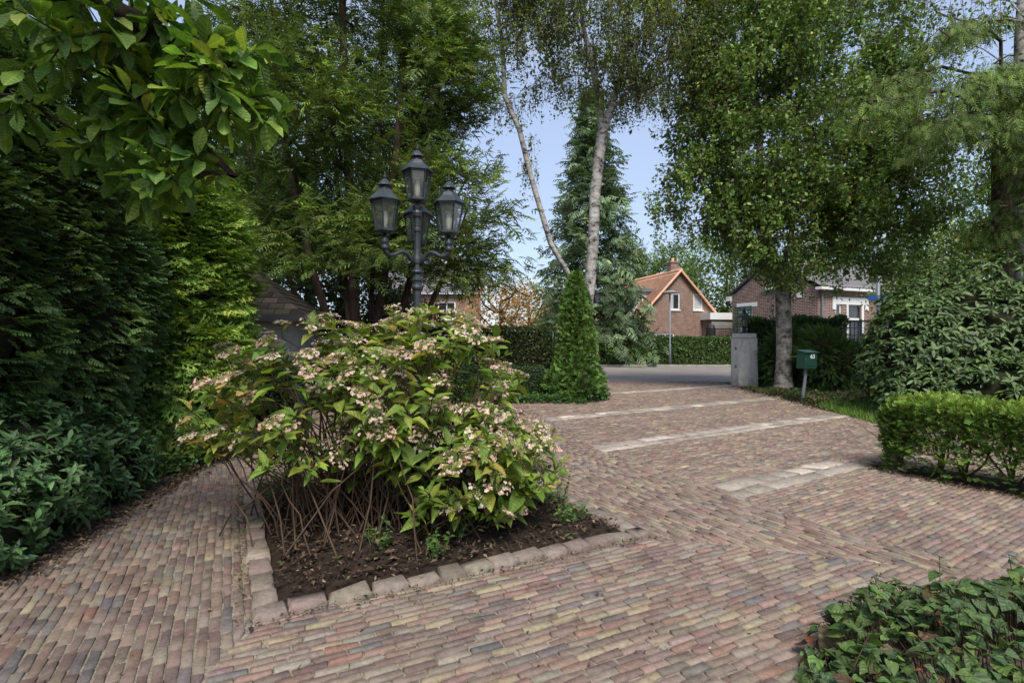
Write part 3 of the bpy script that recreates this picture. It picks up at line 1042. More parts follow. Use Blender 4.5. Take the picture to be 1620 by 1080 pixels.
# ---- orange-roofed house across the street ----
T = rot2((12.45, 40.0), R(14))
hs = root('brick_house', T(0, 0, 0), 'small gabled brick house with bright orange tiled roof across the street', 'house')
hw, ze, za, dp = 2.95, 3.45, 6.55, 8.5
mb = MB()
H = [(-0.75, 0.05, 3.75, 4.98), (1.18, 1.98, 3.75, 4.98), (-2.6, -.4, .9, 2.0), (2.3, 2.85, .3, 2.0)]
wall_with_holes(mb, T, -hw, hw, 0, ze, [h for h in H if h[3] < ze])
# gable triangle in strips with its two openings
def gable(mb, T, hw, ze, za, holes):
    zs = sorted({ze, za, *[h[2] for h in holes], *[h[3] for h in holes]})
    hx = lambda z: hw * (za - z) / (za - ze)
    for z0, z1 in zip(zs[:-1], zs[1:]):
        cut = sorted([(h[0], h[1]) for h in holes if h[2] < (z0 + z1) / 2 < h[3]])
        xs0, xs1 = [-hx(z0)], [-hx(z1)]
        for c in cut: xs0 += list(c); xs1 += list(c)
        xs0.append(hx(z0)); xs1.append(hx(z1))
        for k in range(0, len(xs0), 2):
            pts = [T(xs0[k], 0, z0), T(xs0[k + 1], 0, z0), T(xs1[k + 1], 0, z1), T(xs1[k], 0, z1)]
            mb.add(pts, [(0, 1, 2, 3)])
    for h in holes:
        for p, q in (((h[0], h[2]), (h[1], h[2])), ((h[1], h[2]), (h[1], h[3])), ((h[1], h[3]), (h[0], h[3])), ((h[0], h[3]), (h[0], h[2]))):
            mb.add([T(p[0], 0, p[1]), T(q[0], 0, q[1]), T(q[0], .12, q[1]), T(p[0], .12, p[1])], [(0, 3, 2, 1)])
gable(mb, T, hw, ze, za, H[:2])
mb.add([T(-hw, 0, 0), T(-hw, dp, 0), T(-hw, dp, ze), T(-hw, 0, ze)], [(0, 3, 2, 1)])
mb.add([T(hw, 0, 0), T(hw, dp, 0), T(hw, dp, ze), T(hw, 0, ze)], [(0, 1, 2, 3)])
mb.add([T(-hw, dp, 0), T(hw, dp, 0), T(hw, dp, ze), T(0, dp, za), T(-hw, dp, ze)], [(0, 4, 3, 2, 1)])
mb.build('wall', M['brick_orange'], hs, wall_uv=True)
window(T, H[0], hs, mull=0, curtain=0.35); window(T, H[1], hs, curtain=1.0)
window(T, H[2], hs, mull=2); window(T, H[3], hs, curtain=.6)
sl_ = (za - ze) / hw
rv = []
for sx in (-1, 1):
    e0 = (sx * (hw + .42), -.28, ze - .42 * sl_ + .09); e1_ = (sx * (hw + .42), dp, ze - .42 * sl_ + .09)
    r0 = (0, -.28, za + .09); r1 = (0, dp, za + .09)
    rv.append(pantiles(T, e0, e1_, r1, r0, 0.27, 0.33))
V = np.concatenate([rv[0][0], rv[1][0]]); F = np.concatenate([rv[0][1], rv[1][1] + len(rv[0][0])])
rf = tag(np_mesh('roof_tiles', V, F, None, M['tile_orange'], hs), kind='stuff')
mb = MB()
for sx in (-1, 1):
    mb.tube([T(sx * (hw + .40), -.26, ze - .36 * sl_ + .05), T(0, -.26, za + .10)], 0.085, 6)
mb.tube([T(0, -.26, za + .14), T(0, dp, za + .14)], 0.13, 8)
mb.build('ridge_and_verge_tiles', M['tile_orange'], hs)
mb = MB(); lbox(mb, T, -.1, .55, 1.0, 1.6, za - .3, za + .85); lbox(mb, T, -.16, .61, .94, 1.66, za + .85, za + .95)
ch_ = mb.build('chimney', M['brick_orange'], hs, wall_uv=True)
MB().lathe(T(.22, 1.3, za + .95), [(.11, 0), (.10, .3), (.12, .32)], 8).build('chimney_pot', M['tile_orange'], ch_)
# dormers left and right
for sx, mat_side in ((-1, 'white'), (1, 'brick_orange')):
    mb = MB()
    xo = sx * (hw - .15); xi = sx * 1.2
    lbox(mb, T, min(xo, xi), max(xo, xi), 1.8, 5.6, ze + .2, ze + 1.75)
    d_ = mb.build('dormer', M[mat_side], hs, wall_uv=True)
    lbox(MB(), T, min(xo, xi) - .25, max(xo, xi) + .25, 1.55, 5.85, ze + 1.754, ze + 2.0).build('dormer_roof', M['zinc'], d_)
    for q in range(3):
        y0 = 2.0 + q * 1.18
        mb = MB()
        xx = sx * (hw - .15)
        mb.add([T(xx + sx * .012, y0, ze + .5), T(xx + sx * .012, y0 + 1.0, ze + .5), T(xx + sx * .012, y0 + 1.0, ze + 1.55), T(xx + sx * .012, y0, ze + 1.55)], [(0, 1, 2, 3)])
        mb.build('pane', M['glass'], d_)
for sx in (-1, 1): lbox(MB(), T, sx * (hw + .5) - .12, sx * (hw + .5) + .12, -.3, dp, ze - .62, ze - .44).build('gutter', M['white'], hs)

# ---- low flat-roofed extension between the houses ----
T = rot2((14.55, 39.3), R(12))
ex = root('flat_roof_extension', T(0, 0, 0), 'low brick extension with white fascia and flat roof between the two houses', 'building')
mb = MB(); wall_with_holes(mb, T, 0, 5.2, 0, 3.0, []); mb.add([T(0, 0, 0), T(0, 5, 0), T(0, 5, 3), T(0, 0, 3)], [(0, 3, 2, 1)])
mb.build('wall', M['brick_brown'], ex, wall_uv=True)
lbox(MB(), T, -.15, 5.4, -.15, 5, 3.004, 3.5).build('fascia', M['white'], ex)
lbox(MB(), T, .05, 5.2, -.03, .1, 2.35, 2.98).build('concrete_band', M['kerb'], ex)

# ---- black covered object beside the extension
T = rot2((14.05, 38.0), R(15))
mb = MB(); mb.lathe(T(0, 0, 0), [(.36, 0), (.38, .8), (.36, 1.7), (.33, 2.35), (.25, 2.55), (.1, 2.62)], 10)
tag(mb.build('covered_parasol', M['black'], smooth=False), 'tall closed black weather cover standing against the flat-roofed extension', 'cover')

# ---- brown brick house on the right ----
T = rot2((17.85, 31.35), R(24))
hs = root('brown_brick_house', T(0, 0, 0), 'dark brown brick house with grey roof, white lintels and tall front door', 'house')
G2 = 3.2; gz = 4.5; ga = 6.5               # the left gable end is 6.4 m deep
T2 = lambda x, y, z: T(y, G2 - x, z)        # x runs along the gable from back to front corner
Hg = [(-2.6, -1.45, 1.9, 3.7), (-.5, .5, 4.75, 5.6)]
mb = MB()
wall_with_holes(mb, T2, -G2, G2, 0, gz, Hg[:1])
gable(mb, T2, G2, gz, ga, Hg[1:])
Hw = [(1.55, 2.05, 1.75, 3.62), (2.62, 3.85, .38, 3.62), (5.6, 7.0, 1.3, 3.62), (8.2, 9.6, 1.3, 3.62)]
wall_with_holes(mb, T, 0, 12.0, 0, 4.55, Hw)
mb.add([T(12, 0, 0), T(12, 6.4, 0), T(12, 6.4, gz), T(12, 3.2, ga), T(12, 0, gz)], [(0, 1, 2, 3, 4)])
mb.build('wall', M['brick_brown'], hs, wall_uv=True)
rv = [pantiles(T, (-.18, -.28, 4.62), (12.2, -.28, 4.62), (12.2, 3.2, 6.68), (-.18, 3.2, 6.68), .27, .33), pantiles(T, (-.18, 6.68, 4.62), (12.2, 6.68, 4.62), (12.2, 3.2, 6.68), (-.18, 3.2, 6.68), .27, .33)]
V, F, _ = cat([(v, f, np.zeros((len(v), 3))) for v, f in rv])
tag(np_mesh('roof_tiles', V, F, None, M['tile_grey'], hs), kind='stuff')
lbox(MB(), T, -.25, 12.2, -.42, -.02, 4.42, 4.57).build('gutter', M['white'], hs)
MB().tube([T(.25, -.09, .1), T(.25, -.09, 4.42)], .055, 8).build('drainpipe', M['zinc'], hs)
lbox(MB(), T2, -G2 - .45, -G2 - .05, -.12, .2, gz - .3, gz + .02).build('eave_bracket', M['white'], hs)
w_ = window(T2, Hg[0], hs, mull=1, trans=(3.2,), pane_mat='curtain')
lbox(MB(), T2, -2.8, -1.1, -.02, .1, 3.702, 3.98).build('lintel', M['white'], hs)
window(T2, Hg[1], hs, mull=1, sill=False)
lbox(MB(), T2, -.65, .65, -.1, .1, 4.6, 4.747).build('window_sill', M['zinc'], hs)
lbox(MB(), T2, 1.8, 2.3, -.03, .01, 4.05, 4.35).build('vent_plate', M['white'], hs)
window(T, Hw[0], hs, trans=(2.75,))
window(T, Hw[2], hs, mull=1, trans=(2.7,)); window(T, Hw[3], hs, mull=1, trans=(2.7,))
lbox(MB(), T, 1.25, 4.55, -.04, .01, 3.623, 4.05).build('lintel', M['white'], hs)
lbox(MB(), T, 1.25, 1.547, -.04, .01, 3.3, 3.62).build('lintel_ear', M['white'], hs)
lbox(MB(), T, 4.25, 4.55, -.04, .01, 3.3, 3.62).build('lintel_ear', M['white'], hs)
lbox(MB(), T, 5.3, 10.0, -.04, .01, 3.623, 4.05).build('lintel', M['white'], hs)
lbox(MB(), T, 2.48, 2.617, -.07, .01, .38, 3.62).build('door_surround', M['white'], hs)
lbox(MB(), T, 3.853, 4.05, -.07, .01, .38, 3.62).build('door_surround', M['white'], hs)
mb = MB(); lbox(mb, T, 2.65, 3.82, .07, .12, .40, 1.35)
for k in range(4): lbox(mb, T, 2.65 + k * .37, 2.71 + k * .37, .07, .12, 1.35, 2.7)
for k in range(4): lbox(mb, T, 2.71, 3.76, .075, .115, 1.36 + k * .42, 1.42 + k * .42)
dr = mb.build('door', M['black'], hs)
mb = MB(); mb.add([T(2.67, .10, 1.35), T(3.8, .10, 1.35), T(3.8, .10, 2.7), T(2.67, .10, 2.7)], [(0, 1, 2, 3)]); mb.build('pane', M['glass'], dr)
MB().tube([T(3.7, -.0, 1.2), T(3.7, -.04, 1.2), T(3.58, -.04, 1.2)], .016, 6).build('handle', M['zinc'], dr)
lbox(MB(), T, 2.62, 3.85, .39, .10, 2.7, 2.84).build('transom_bar', M['white'], hs)
mb = MB(); mb.add([T(2.63, .09, 2.84), T(3.84, .09, 2.84), T(3.84, .09, 3.61), T(2.63, .09, 3.61)], [(0, 1, 2, 3)])
mb.build('transom_pane', M['glass'], hs)
lbox(MB(), T, 2.2, 4.3, -1.2, -.08, 0, .35).build('doorstep', M['kerb'], hs)
# dark green lattice before the left window
lt = root('window_lattice', T2(-2.0, -.3, 1.8), 'dark green square lattice before the white window above the gate pillar', 'lattice')
for k in range(7): lbox(MB(), T2, -2.7 + k * .22, -2.64 + k * .22, -.32, -.28, 1.6, 3.75).build('slat', M['green_paint'], lt)
for k in range(10): lbox(MB(), T2, -2.75, -1.3, -.275, -.25, 1.7 + k * .22, 1.75 + k * .22).build('slat', M['green_paint'], lt)

# ---- ornamental iron fence before the brown house ----
T = rot2((16.6, 28.6), R(4))
fn = root('iron_fence', T(1, 0, 0), 'low black ornamental iron fence before the brown house door', 'fence')
for k in range(30):
    x = k * .13
    MB().tube([T(x, 0, .3), T(x, 0, 1.3), T(x, 0, 1.4)], [.013, .013, .004], 5).build('bar', M['black'], fn)
for z in (.42, 1.18):
    lbox(MB(), T, -.1, 3.9, -.02, .02, z - .02, z + .02).build('rail', M['black'], fn)
lbox(MB(), T, -.3, 4.2, -.12, .12, 0, .3).build('plinth', M['kerb'], fn)

# ---- far houses behind the yew ----
def simple_house(o, ang, w, d, ze, za, wm, rm, label, wins):
    T = rot2(o, ang)
    hs = root('house', T(0, 0, 0), label, 'house', None)
    mb = MB(); wall_with_holes(mb, T, -w / 2, w / 2, 0, ze, [h for h in wins if h[3] <= ze])
    gable(mb, T, w / 2, ze, za, [h for h in wins if h[2] >= ze])
    for sx in (-1, 1):
        mb.add([T(sx * w / 2, 0, 0), T(sx * w / 2, d, 0), T(sx * w / 2, d, ze), T(sx * w / 2, 0, ze)], [(0, 1, 2, 3)])
    mb.build('wall', M[wm], hs, wall_uv=True)
    rv = []
    s_ = (za - ze) / (w / 2)
    for sx in (-1, 1):
        e = w / 2 + .3
        rv.append(pantiles(T, (sx * e, -.2, za - e * s_ + .08), (sx * e, d, za - e * s_ + .08), (0, d, za + .08), (0, -.2, za + .08), .3, .35))
    V = np.concatenate([rv[0][0], rv[1][0]]); F = np.concatenate([rv[0][1], rv[1][1] + len(rv[0][0])])
    tag(np_mesh('roof_tiles', V, F, None, M[rm], hs), kind='stuff')
    for h in wins: window(T, h, hs, mull=1)
    return hs
simple_house((4.1, 56), R(-62), 8, 9, 2.9, 6.9, 'brick_orange', 'slate', 'distant brick house with dark slate roof left of the spruce', [(-.9, .9, 3.3, 4.6)])
# the brick house seen under the yew's boughs
T = rot2((-8.6, 36), R(4))
hs = root('row_house', T(0, 0, 0), 'orange brick row house half hidden behind the big yew and the lamp', 'house')
Hr = [(1.2, 2.4, 2.9, 4.1), (3.6, 4.8, 2.9, 4.1), (1.2, 2.6, .7, 2.1), (4.0, 5.2, .7, 2.1)]
mb = MB(); wall_with_holes(mb, T, -.9, 6.5, 0, 4.6, Hr); mb.add([T(6.5, 0, 0), T(6.5, 7, 0), T(6.5, 7, 4.6), T(6.5, 0, 4.6)], [(0, 1, 2, 3)])
mb.build('wall', M['brick_orange'], hs, wall_uv=True)
for h in Hr: window(T, h, hs, mull=1)
V, F = pantiles(T, (-1.1, -.3, 4.6), (6.8, -.3, 4.6), (6.8, 4, 7.3), (-1.1, 4, 7.3), .3, .35)
tag(np_mesh('roof_tiles', V, F, None, M['tile_grey'], hs), kind='stuff')

# ---- garden hut at the left ----
T = rot2((-5.45, 11.0), R(8))
ht = root('garden_hut', T(0, 0, 0), 'small white garden hut with low dark mossy shingle hip roof under the yew', 'hut')
mb = MB(); hw_, zt = 1.15, 1.86
wall_with_holes(mb, T, -hw_, hw_, 0, zt, [(-.25, .55, .6, 1.66)], y=-hw_, depth=.1)
for sx in (-1, 1): mb.add([T(sx * hw_, -hw_, 0), T(sx * hw_, hw_, 0), T(sx * hw_, hw_, zt), T(sx * hw_, -hw_, zt)], [(0, 1, 2, 3)])
mb.add([T(-hw_, hw_, 0), T(hw_, hw_, 0), T(hw_, hw_, zt), T(-hw_, hw_, zt)], [(0, 3, 2, 1)])
mb.build('wall', M['hutwall'], ht)
mb = MB(); pts = [T(-.25, -hw_ + .06, .6), T(.55, -hw_ + .06, .6), T(.55, -hw_ + .06, 1.66), T(-.25, -hw_ + .06, 1.66)]; mb.add(pts, [(0, 1, 2, 3)])
mb.build('window_pane', M['glass'], ht)
mb = MB()
arc = [(.15 + .48 * math.cos(a), 1.18 + .48 * math.sin(a)) for a in np.linspace(0, PI, 12)]
mb.tube([T(x, -hw_ - .03, z) for x, z in [(.63, .6)] + arc + [(-.33, .6)]], .05, 6)
mb.build('arched_frame', M['black'], ht)
ov, zr = 1.52, 2.98
mb = MB(); mb.add([T(-ov, -ov, zt), T(ov, -ov, zt), T(ov, ov, zt), T(-ov, ov, zt), T(0, 0, zr - .03)], [(0, 1, 4), (1, 2, 4), (2, 3, 4), (3, 0, 4), (3, 2, 1, 0)])
rf = mb.build('roof', M['bark_dark'], ht)
lbox(MB(), T, -ov - .02, ov + .02, -ov - .045, -ov - .005, zt - .1, zt + .03).build('fascia_board', M['black'], ht)
lbox(MB(), T, ov + .005, ov + .045, -ov - .02, ov + .02, zt - .1, zt + .03).build('fascia_board', M['black'], ht)
for face_ in (0, 1):
    for j in range(10):
        f0, f1 = j / 10, (j + 1.25) / 10
        half = ov * (1 - f0)
        nsh = max(1, int(2 * half / .26))
        for k in range(nsh):
            xa = -half + 2 * half * k / nsh + .006; xb = -half + 2 * half * (k + 1) / nsh - .006
            y0 = -ov * (1 - f0); y1 = -ov * (1 - min(1, f1)); z0 = zt + (zr - zt) * f0 + .03; z1 = zt + (zr - zt) * min(1, f1) + .008
            def q(x, y, z): return T(x, y, z) if face_ == 0 else T(-y, x, z)
            mb = MB(); tt = np.array((.024, .019, .015)) * math.exp(rng.normal(0, .3))
            if rng.random() < .25: tt = np.array((.026, .026, .014))
            hb = ov * (1 - min(1, f1)); xa2, xb2 = max(-hb, min(hb, xa)), max(-hb, min(hb, xb))
            mb.add([q(xa, y0, z0 - .02), q(xb, y0, z0 - .02), q(xa, y0, z0 + .004), q(xb, y0, z0 + .004), q(xb2, y1, z1 + .004), q(xa2, y1, z1 + .004)], [(0, 1, 3, 2), (2, 3, 4, 5)], tuple(tt))
            mb.build('shingle', M['shingle'], rf)

# ================================================================== LAMPS, PILLAR, MAILBOX, SIGNS
def lantern(cx, cy, ze, par, k=1.0, sides=6, rot=0.3):
    """street-lamp head: tapered glazed cage, hipped roof, vent hat and finial; eave at height ze"""
    hb = ze - .235 * k
    mb = MB()
    rt, rb = .118 * k, .078 * k
    cor = lambda r_, i: (cx + r_ * math.cos(rot + 2 * PI * i / sides), cy + r_ * math.sin(rot + 2 * PI * i / sides))
    for i in range(sides):
        a, b = cor(rb, i), cor(rt, i)
        mb.tube([(*a, hb), (*b, ze)], .0075 * k, 4)
    mb.lathe((cx, cy, hb), [(.03 * k, -.028 * k), (.07 * k, -.02 * k), (.088 * k, -.008 * k), (.088 * k, .008 * k), (.07 * k, .012 * k)], sides, rot)
    mb.lathe((cx, cy, ze), [(.112 * k, -.014 * k), (.126 * k, -.012 * k), (.126 * k, .0), (.11 * k, .002 * k)], sides, rot)
    lan = mb.build('lantern', M['iron'], par)
    mb = MB()
    mb.lathe((cx, cy, ze), [(.122 * k, .003 * k), (.143 * k, .001 * k), (.143 * k, .010 * k), (.115 * k, .032 * k), (.085 * k, .06 * k), (.06 * k, .095 * k), (.05 * k, .102 * k)], sides, rot)
    mb.lathe((cx, cy, ze), [(.042 * k, .10 * k), (.034 * k, .128 * k), (.06 * k, .132 * k), (.058 * k, .142 * k), (.036 * k, .165 * k), (.018 * k, .185 * k), (.010 * k, .192 * k)], 14)
    mb.lathe((cx, cy, ze), [(.006 * k, .188 * k), (.016 * k, .2 * k), (.016 * k, .207 * k), (.006 * k, .217 * k), (.004 * k, .245 * k), (.001, .25 * k)], 10)
    mb.build('lantern_roof', M['iron'], lan)
    for i in range(sides):
        a0, a1 = cor(rb - .004, i), cor(rb - .004, i + 1); b0, b1 = cor(rt - .004, i), cor(rt - .004, i + 1)
        pm = MB(); pm.add([(*a0, hb + .012 * k), (*a1, hb + .012 * k), (*b1, ze - .014 * k), (*b0, ze - .014 * k)], [(0, 1, 2, 3)])
        pm.build('pane', M['lampglass'], lan)
    mb = MB(); mb.lathe((cx, cy, hb), [(.02 * k, .012 * k), (.02 * k, .05 * k), (.022 * k, .055 * k), (.026 * k, .1 * k), (.02 * k, .15 * k), (.006 * k, .165 * k)], 10)
    mb.build('bulb', M['bulb'], lan, smooth=True)
    return lan

LX, LY = -0.81, 4.6
lp = root('lamp_post', (LX, LY, 0), 'ornate dark cast-iron lamp post with four lanterns rising behind the hydrangea', 'lamp post')
mb = MB()
mb.lathe((LX, LY, 0), [(.17, 0), (.17, .10), (.15, .12), (.125, .15), (.115, .42), (.13, .44), (.13, .47), (.085, .52), (.06, .60), (.052, .62), (.046, .75), (.037, 1.55), (.034, 1.80), (.034, 1.835), (.046, 1.845), (.05, 1.86), (.046, 1.875), (.038, 1.885), (.038, 1.91), (.047, 1.918), (.047, 1.932), (.038, 1.942), (.036, 1.97), (.046, 1.98), (.054, 1.992), (.05, 2.004), (.038, 2.012), (.036, 2.05), (.042, 2.07), (.042, 2.1), (.034, 2.14), (.028, 2.18), (.026, 2.33), (.033, 2.34), (.033, 2.36), (.027, 2.37), (.028, 2.45), (.038, 2.47), (.040, 2.5), (.034, 2.515), (.04, 2.535), (.044, 2.55), (.03, 2.565), (.016, 2.57), (.014, 2.60)], 18)
mb.build('post', M['iron'], lp, smooth=False)
lantern(LX, LY, 2.845, lp, 1.0, 6, .25)
for an in (100, 219, 340):
    ca, sa = math.cos(R(an)), math.sin(R(an))
    mb = MB()
    prof = [(.30, 2.20), (.30, 2.16), (.287, 2.127), (.255, 2.110), (.215, 2.118), (.175, 2.142), (.135, 2.155), (.095, 2.142), (.065, 2.11), (.035, 2.05)]
    mb.tube([(LX + r_ * ca, LY + r_ * sa, z) for r_, z in prof], [.022, .022, .021, .020, .019, .019, .019, .02, .021, .024], 8)
    sp_ = []
    for q in range(20):
        a = -0.2 + q * .42; rr = .052 * (1 - q / 23)
        sp_.append((.115 - .012 + rr * math.cos(a + 1.2), 2.088 + rr * math.sin(a + 1.2)))
    mb.tube([(LX + r_ * ca, LY + r_ * sa, z) for r_, z in sp_], [.012 - .0003 * q for q in range(20)], 6)
    mb.lathe((LX + .30 * ca, LY + .30 * sa, 0), [(.022, 2.15), (.031, 2.16), (.034, 2.175), (.028, 2.185), (.028, 2.20), (.036, 2.21), (.036, 2.225), (.032, 2.235), (.032, 2.25), (.014, 2.262), (.010, 2.285)], 14)
    for q in range(3):
        a = 2 * PI * q / 3
        bx_, by_ = LX + .30 * ca, LY + .30 * sa
        mb.tube([(bx_ + .026 * math.cos(a), by_ + .026 * math.sin(a), 2.245), (bx_ + .04 * math.cos(a), by_ + .04 * math.sin(a), 2.275), (bx_ + .045 * math.cos(a), by_ + .045 * math.sin(a), 2.302)], .006, 5)
    mb.build('arm', M['iron'], lp, smooth=True)
    lantern(LX + .30 * ca, LY + .30 * sa, 2.545, lp, 1.0, 6, R(an) * .7)

# gate pillar with its lantern
PX, PY = 7.28, 16.85
pl = root('gate_pillar', (PX, PY, 0), 'pale weathered rendered gate pillar at the right of the drive entrance', 'pillar')
mb = MB(); hx = .29
prof = [(hx + .01, 0), (hx + .012, .25), (hx, .6), (hx - .004, 1.48), (hx + .004, 1.50)]
vs_ = []; fs = []
for r_, z in prof: vs_ += [(PX - r_, PY - r_, z), (PX + r_, PY - r_, z), (PX + r_, PY + r_, z), (PX - r_, PY + r_, z)]
for i in range(len(prof) - 1):
    for k in range(4): fs.append((i * 4 + k, i * 4 + (k + 1) % 4, i * 4 + 4 + (k + 1) % 4, i * 4 + 4 + k))
mb.add(vs_, fs); mb.build('shaft', M['pillar'], pl)
MB().box((PX, PY, 1.575), (2 * hx - .05, 2 * hx - .05, .148), 0, bev=.015).build('cap', M['pillar'], pl)
for z in (.62, 1.18):
    MB().box((PX - hx - .012, PY - .1, z), (.05, .05, .09), 0, bev=.01).build('gate_hinge', M['zinc'], pl)
gl = root('pillar_lantern', (PX, PY, 1.65), 'small black lantern with crown finial on top of the gate pillar', 'lantern')
MB().lathe((PX, PY, 1.65), [(.13, 0), (.13, .03), (.07, .06), (.035, .09), (.028, .16), (.05, .18), (.03, .2)], 12).build('foot', M['black'], gl)
lantern(PX, PY, 1.65 + .21 + .32, gl, 1.32, 6, .1)

# letterbox on its leaning post
bx0, by0 = 6.86, 12.7
lb = root('letterbox', (bx0, by0, 0), 'dark green letterbox numbered 63 on a leaning grey post', 'letterbox')
lean = .105
MB().tube([(bx0, by0, -.05), (bx0 + lean, by0 + .01, .80)], .035, 10).build('post', M['zinc'], lb)
yaw = R(16); T = rot2((bx0 + lean - .01, by0), yaw)
mb = MB(); w2, d2, z0, z1 = .175, .13, .765, 1.145
tl = .03    # the whole box leans with the post
pts = [T(-w2 * .92, -d2, z0), T(w2 * .92, -d2, z0), T(w2 * .92, d2, z0), T(-w2 * .92, d2, z0), T(-w2 + tl, -d2, z1), T(w2 + tl, -d2, z1), T(w2 + tl, d2, z1 + .04), T(-w2 + tl, d2, z1 + .04)]
mb.add(pts, [(3, 2, 1, 0), (4, 5, 6, 7), (0, 1, 5, 4), (1, 2, 6, 5), (2, 3, 7, 6), (3, 0, 4, 7)])
mb.build('box', M['green_paint'], lb)
mb = MB(); e = .018
pts = [T(-w2 + tl - e, -d2 - .03, z1 - .012), T(w2 + tl + e, -d2 - .03, z1 - .012), T(w2 + tl + e, d2 + .01, z1 + .044), T(-w2 + tl - e, d2 + .01, z1 + .044)]
pts += [(x, y, z + .016) for x, y, z in pts]
mb.add(pts, [(3, 2, 1, 0), (4, 5, 6, 7), (0, 1, 5, 4), (1, 2, 6, 5), (2, 3, 7, 6), (3, 0, 4, 7)])
mb.build('lid', M['green_paint'], lb)
lbox(MB(), T, -w2 + .05, w2 - .04, -d2 - .006, -d2 - .002, z0 + .06, z0 + .068).build('door_seam', M['black'], lb)
MB().tube([T(-w2 + .03, -d2 - .012, .98), T(-w2 + .03, -d2 + .01, .98)], .010, 8).build('lock', M['zinc'], lb)
tcu = bpy.data.curves.new('house_number', 'FONT'); tcu.body = '63'; tcu.size = .135; tcu.extrude = .002; tcu.align_x = 'CENTER'; tcu.offset = .003
tob = bpy.data.objects.new('house_number_text', tcu); COL.objects.link(tob)
bpy.context.view_layer.update()
tme = bpy.data.meshes.new_from_object(tob.evaluated_get(bpy.context.evaluated_depsgraph_get()))
COL.objects.unlink(tob); bpy.data.objects.remove(tob)
tme.materials.clear(); tme.materials.append(M['sepal_white'])
to = bpy.data.objects.new('house_number', tme); COL.objects.link(to); to.parent = lb
lx, ly, lz = T(.055, -d2 - .004, z1 - .14)
to.location = (lx - bx0, ly - by0, lz); to.rotation_euler = (R(90), 0, yaw)

# street lamp across the road
sx_, sy_ = 9.1, 30.95
st = root('street_lamp', (sx_, sy_, 0), 'slim pale street lamp pole before the orange-roofed house', 'street lamp')
MB().tube([(sx_, sy_, 0), (sx_, sy_, 1.2), (sx_, sy_, 1.25), (sx_, sy_, 4.1)], [.075, .07, .05, .045], 10).build('pole', M['zinc'], st, smooth=True)
mb = MB(); mb.lathe((sx_, sy_, 4.1), [(.05, 0), (.12, .05), (.42, .08), (.44, .13), (.3, .19), (.1, .22)], 14)
mb.build('lamp_head', M['kerb'], st)
# blue street-name sign
sx_, sy_ = 12.95, 19.0
st = root('street_sign', (sx_, sy_, 0), 'grey pole carrying two blue street-name plates above the dark shrub', 'sign')
MB().tube([(sx_, sy_, 0), (sx_, sy_, 3.9)], .06, 10).build('pole', M['zinc'], st, smooth=True)
for dx in (-.25, .2):
    MB().box((sx_ + dx, sy_ - .075, 2.94), (.36, .02, .17), R(3), bev=.004).build('plate', M['blue_sign'], st)
    MB().box((sx_ + dx * .25, sy_ - .065, 2.94), (.08, .02, .12), 0).build('clamp', M['zinc'], st)

# chain-link fence behind the letterbox
T = rot2((9.6, 17.9), R(2))
fn = root('chain_link_fence', T(0, 0, 0), 'tall chain-link fence with dark rail behind the letterbox hedge', 'fence')
MB().tube([T(0, 0, 2.08), T(4.2, 0, 2.08)], .03, 8).build('rail', M['black'], fn)
for x in (0, 2.1, 4.2): MB().tube([T(x, .04, 0), T(x, .04, 2.15)], .035, 8).build('fence_post', M['black'], fn)
mb = MB(); st_ = .075
for s_ in (-1, 1):
    k = -30
    while k * st_ < 4.2 + 2.1:
        pa = []
        xs = k * st_
        for z in (0.05, 2.05):
            x = xs + (z if s_ > 0 else 2.05 - z)
            pa.append([x, z])
        (xa, za_), (xb, zb_) = pa
        k += 1
        if max(xa, xb) < 0 or min(xa, xb) > 4.2: continue
        def cx_(xq):
            f = (xq - xa) / (xb - xa); return za_ + (zb_ - za_) * f
        lo_, hi_ = max(0, min(xa, xb)), min(4.2, max(xa, xb))
        mb.tube([T(lo_, .004 * s_, cx_(lo_)), T(hi_, .004 * s_, cx_(hi_))], .003, 3, cap=False)
mb.build('wire_mesh', M['zinc'], fn)

# ================================================================== VEGETATION
Z3 = np.array([0, 0, 1.0])
def needle_shrub(name, label, cat_, ells, n, tpl, size, cols, wts=None, lump=.3, lsc=1.6, inner=.12, core=.86, mat='needle', droop=.35, out=1.0, up=.25, face=-.4, var=.2, core_on=True, parent=None, zmin=.03, frame=False):
    c0 = ells[0][0]
    r_ = parent or root(name, (c0[0], c0[1], 0), label, cat_)
    P, N = shell(ells, n * 3 if frame else n, lump, lsc, inner, zmin, face)
    if frame:                                   # build only what can be seen from about here
        px, py = project(P); ok = (px > -260) & (px < 1900) & (py > -120) & (P[:, 1] > .6)
        P, N = P[ok][:n], N[ok][:n]
    D = norm(N * out + rdir(len(P)) * .55 - Z3 * droop + Z3 * up)
    NN = norm(N * .5 + Z3 * .8 + rdir(len(P)) * .4)
    S = size * np.exp(rng.normal(0, .2, len(P)))
    V, F, C = scatter(tpl, P - D * S[:, None] * .35, D, NN, S, tints(len(P), cols, var, wts))
    tag(np_mesh('foliage', V, F, C, M[mat], r_), kind='stuff')
    if core_on: core_mesh('shade_core', ells, core, M['core'], r_, lump, lsc)
    return r_

DY = [(.040, .074, .032), (.054, .096, .038), (.030, .056, .027), (.07, .118, .042)]
# dark yew mass at the left
needle_shrub('yew_bush', 'tall dark green yew bush at the left edge behind the glossy low shrub', 'bush',
    [((-4.75, 3.3, 1.7), (1.35, 2.0, 2.1)), ((-4.85, 5.0, 1.8), (1.35, 1.6, 2.3)), ((-5.2, 4.0, 3.4), (1.5, 2.4, 1.5)), ((-4.5, 2.2, 1.2), (1.0, 1.3, 1.4)), ((-4.7, 5.9, .9), (1.1, .9, 1.2))],
    15500, T_YEW2, .125, DY, [4, 3, 4, 1.2], lump=.38, lsc=2.0, inner=.08, core=.84, face=-.05, frame=True)
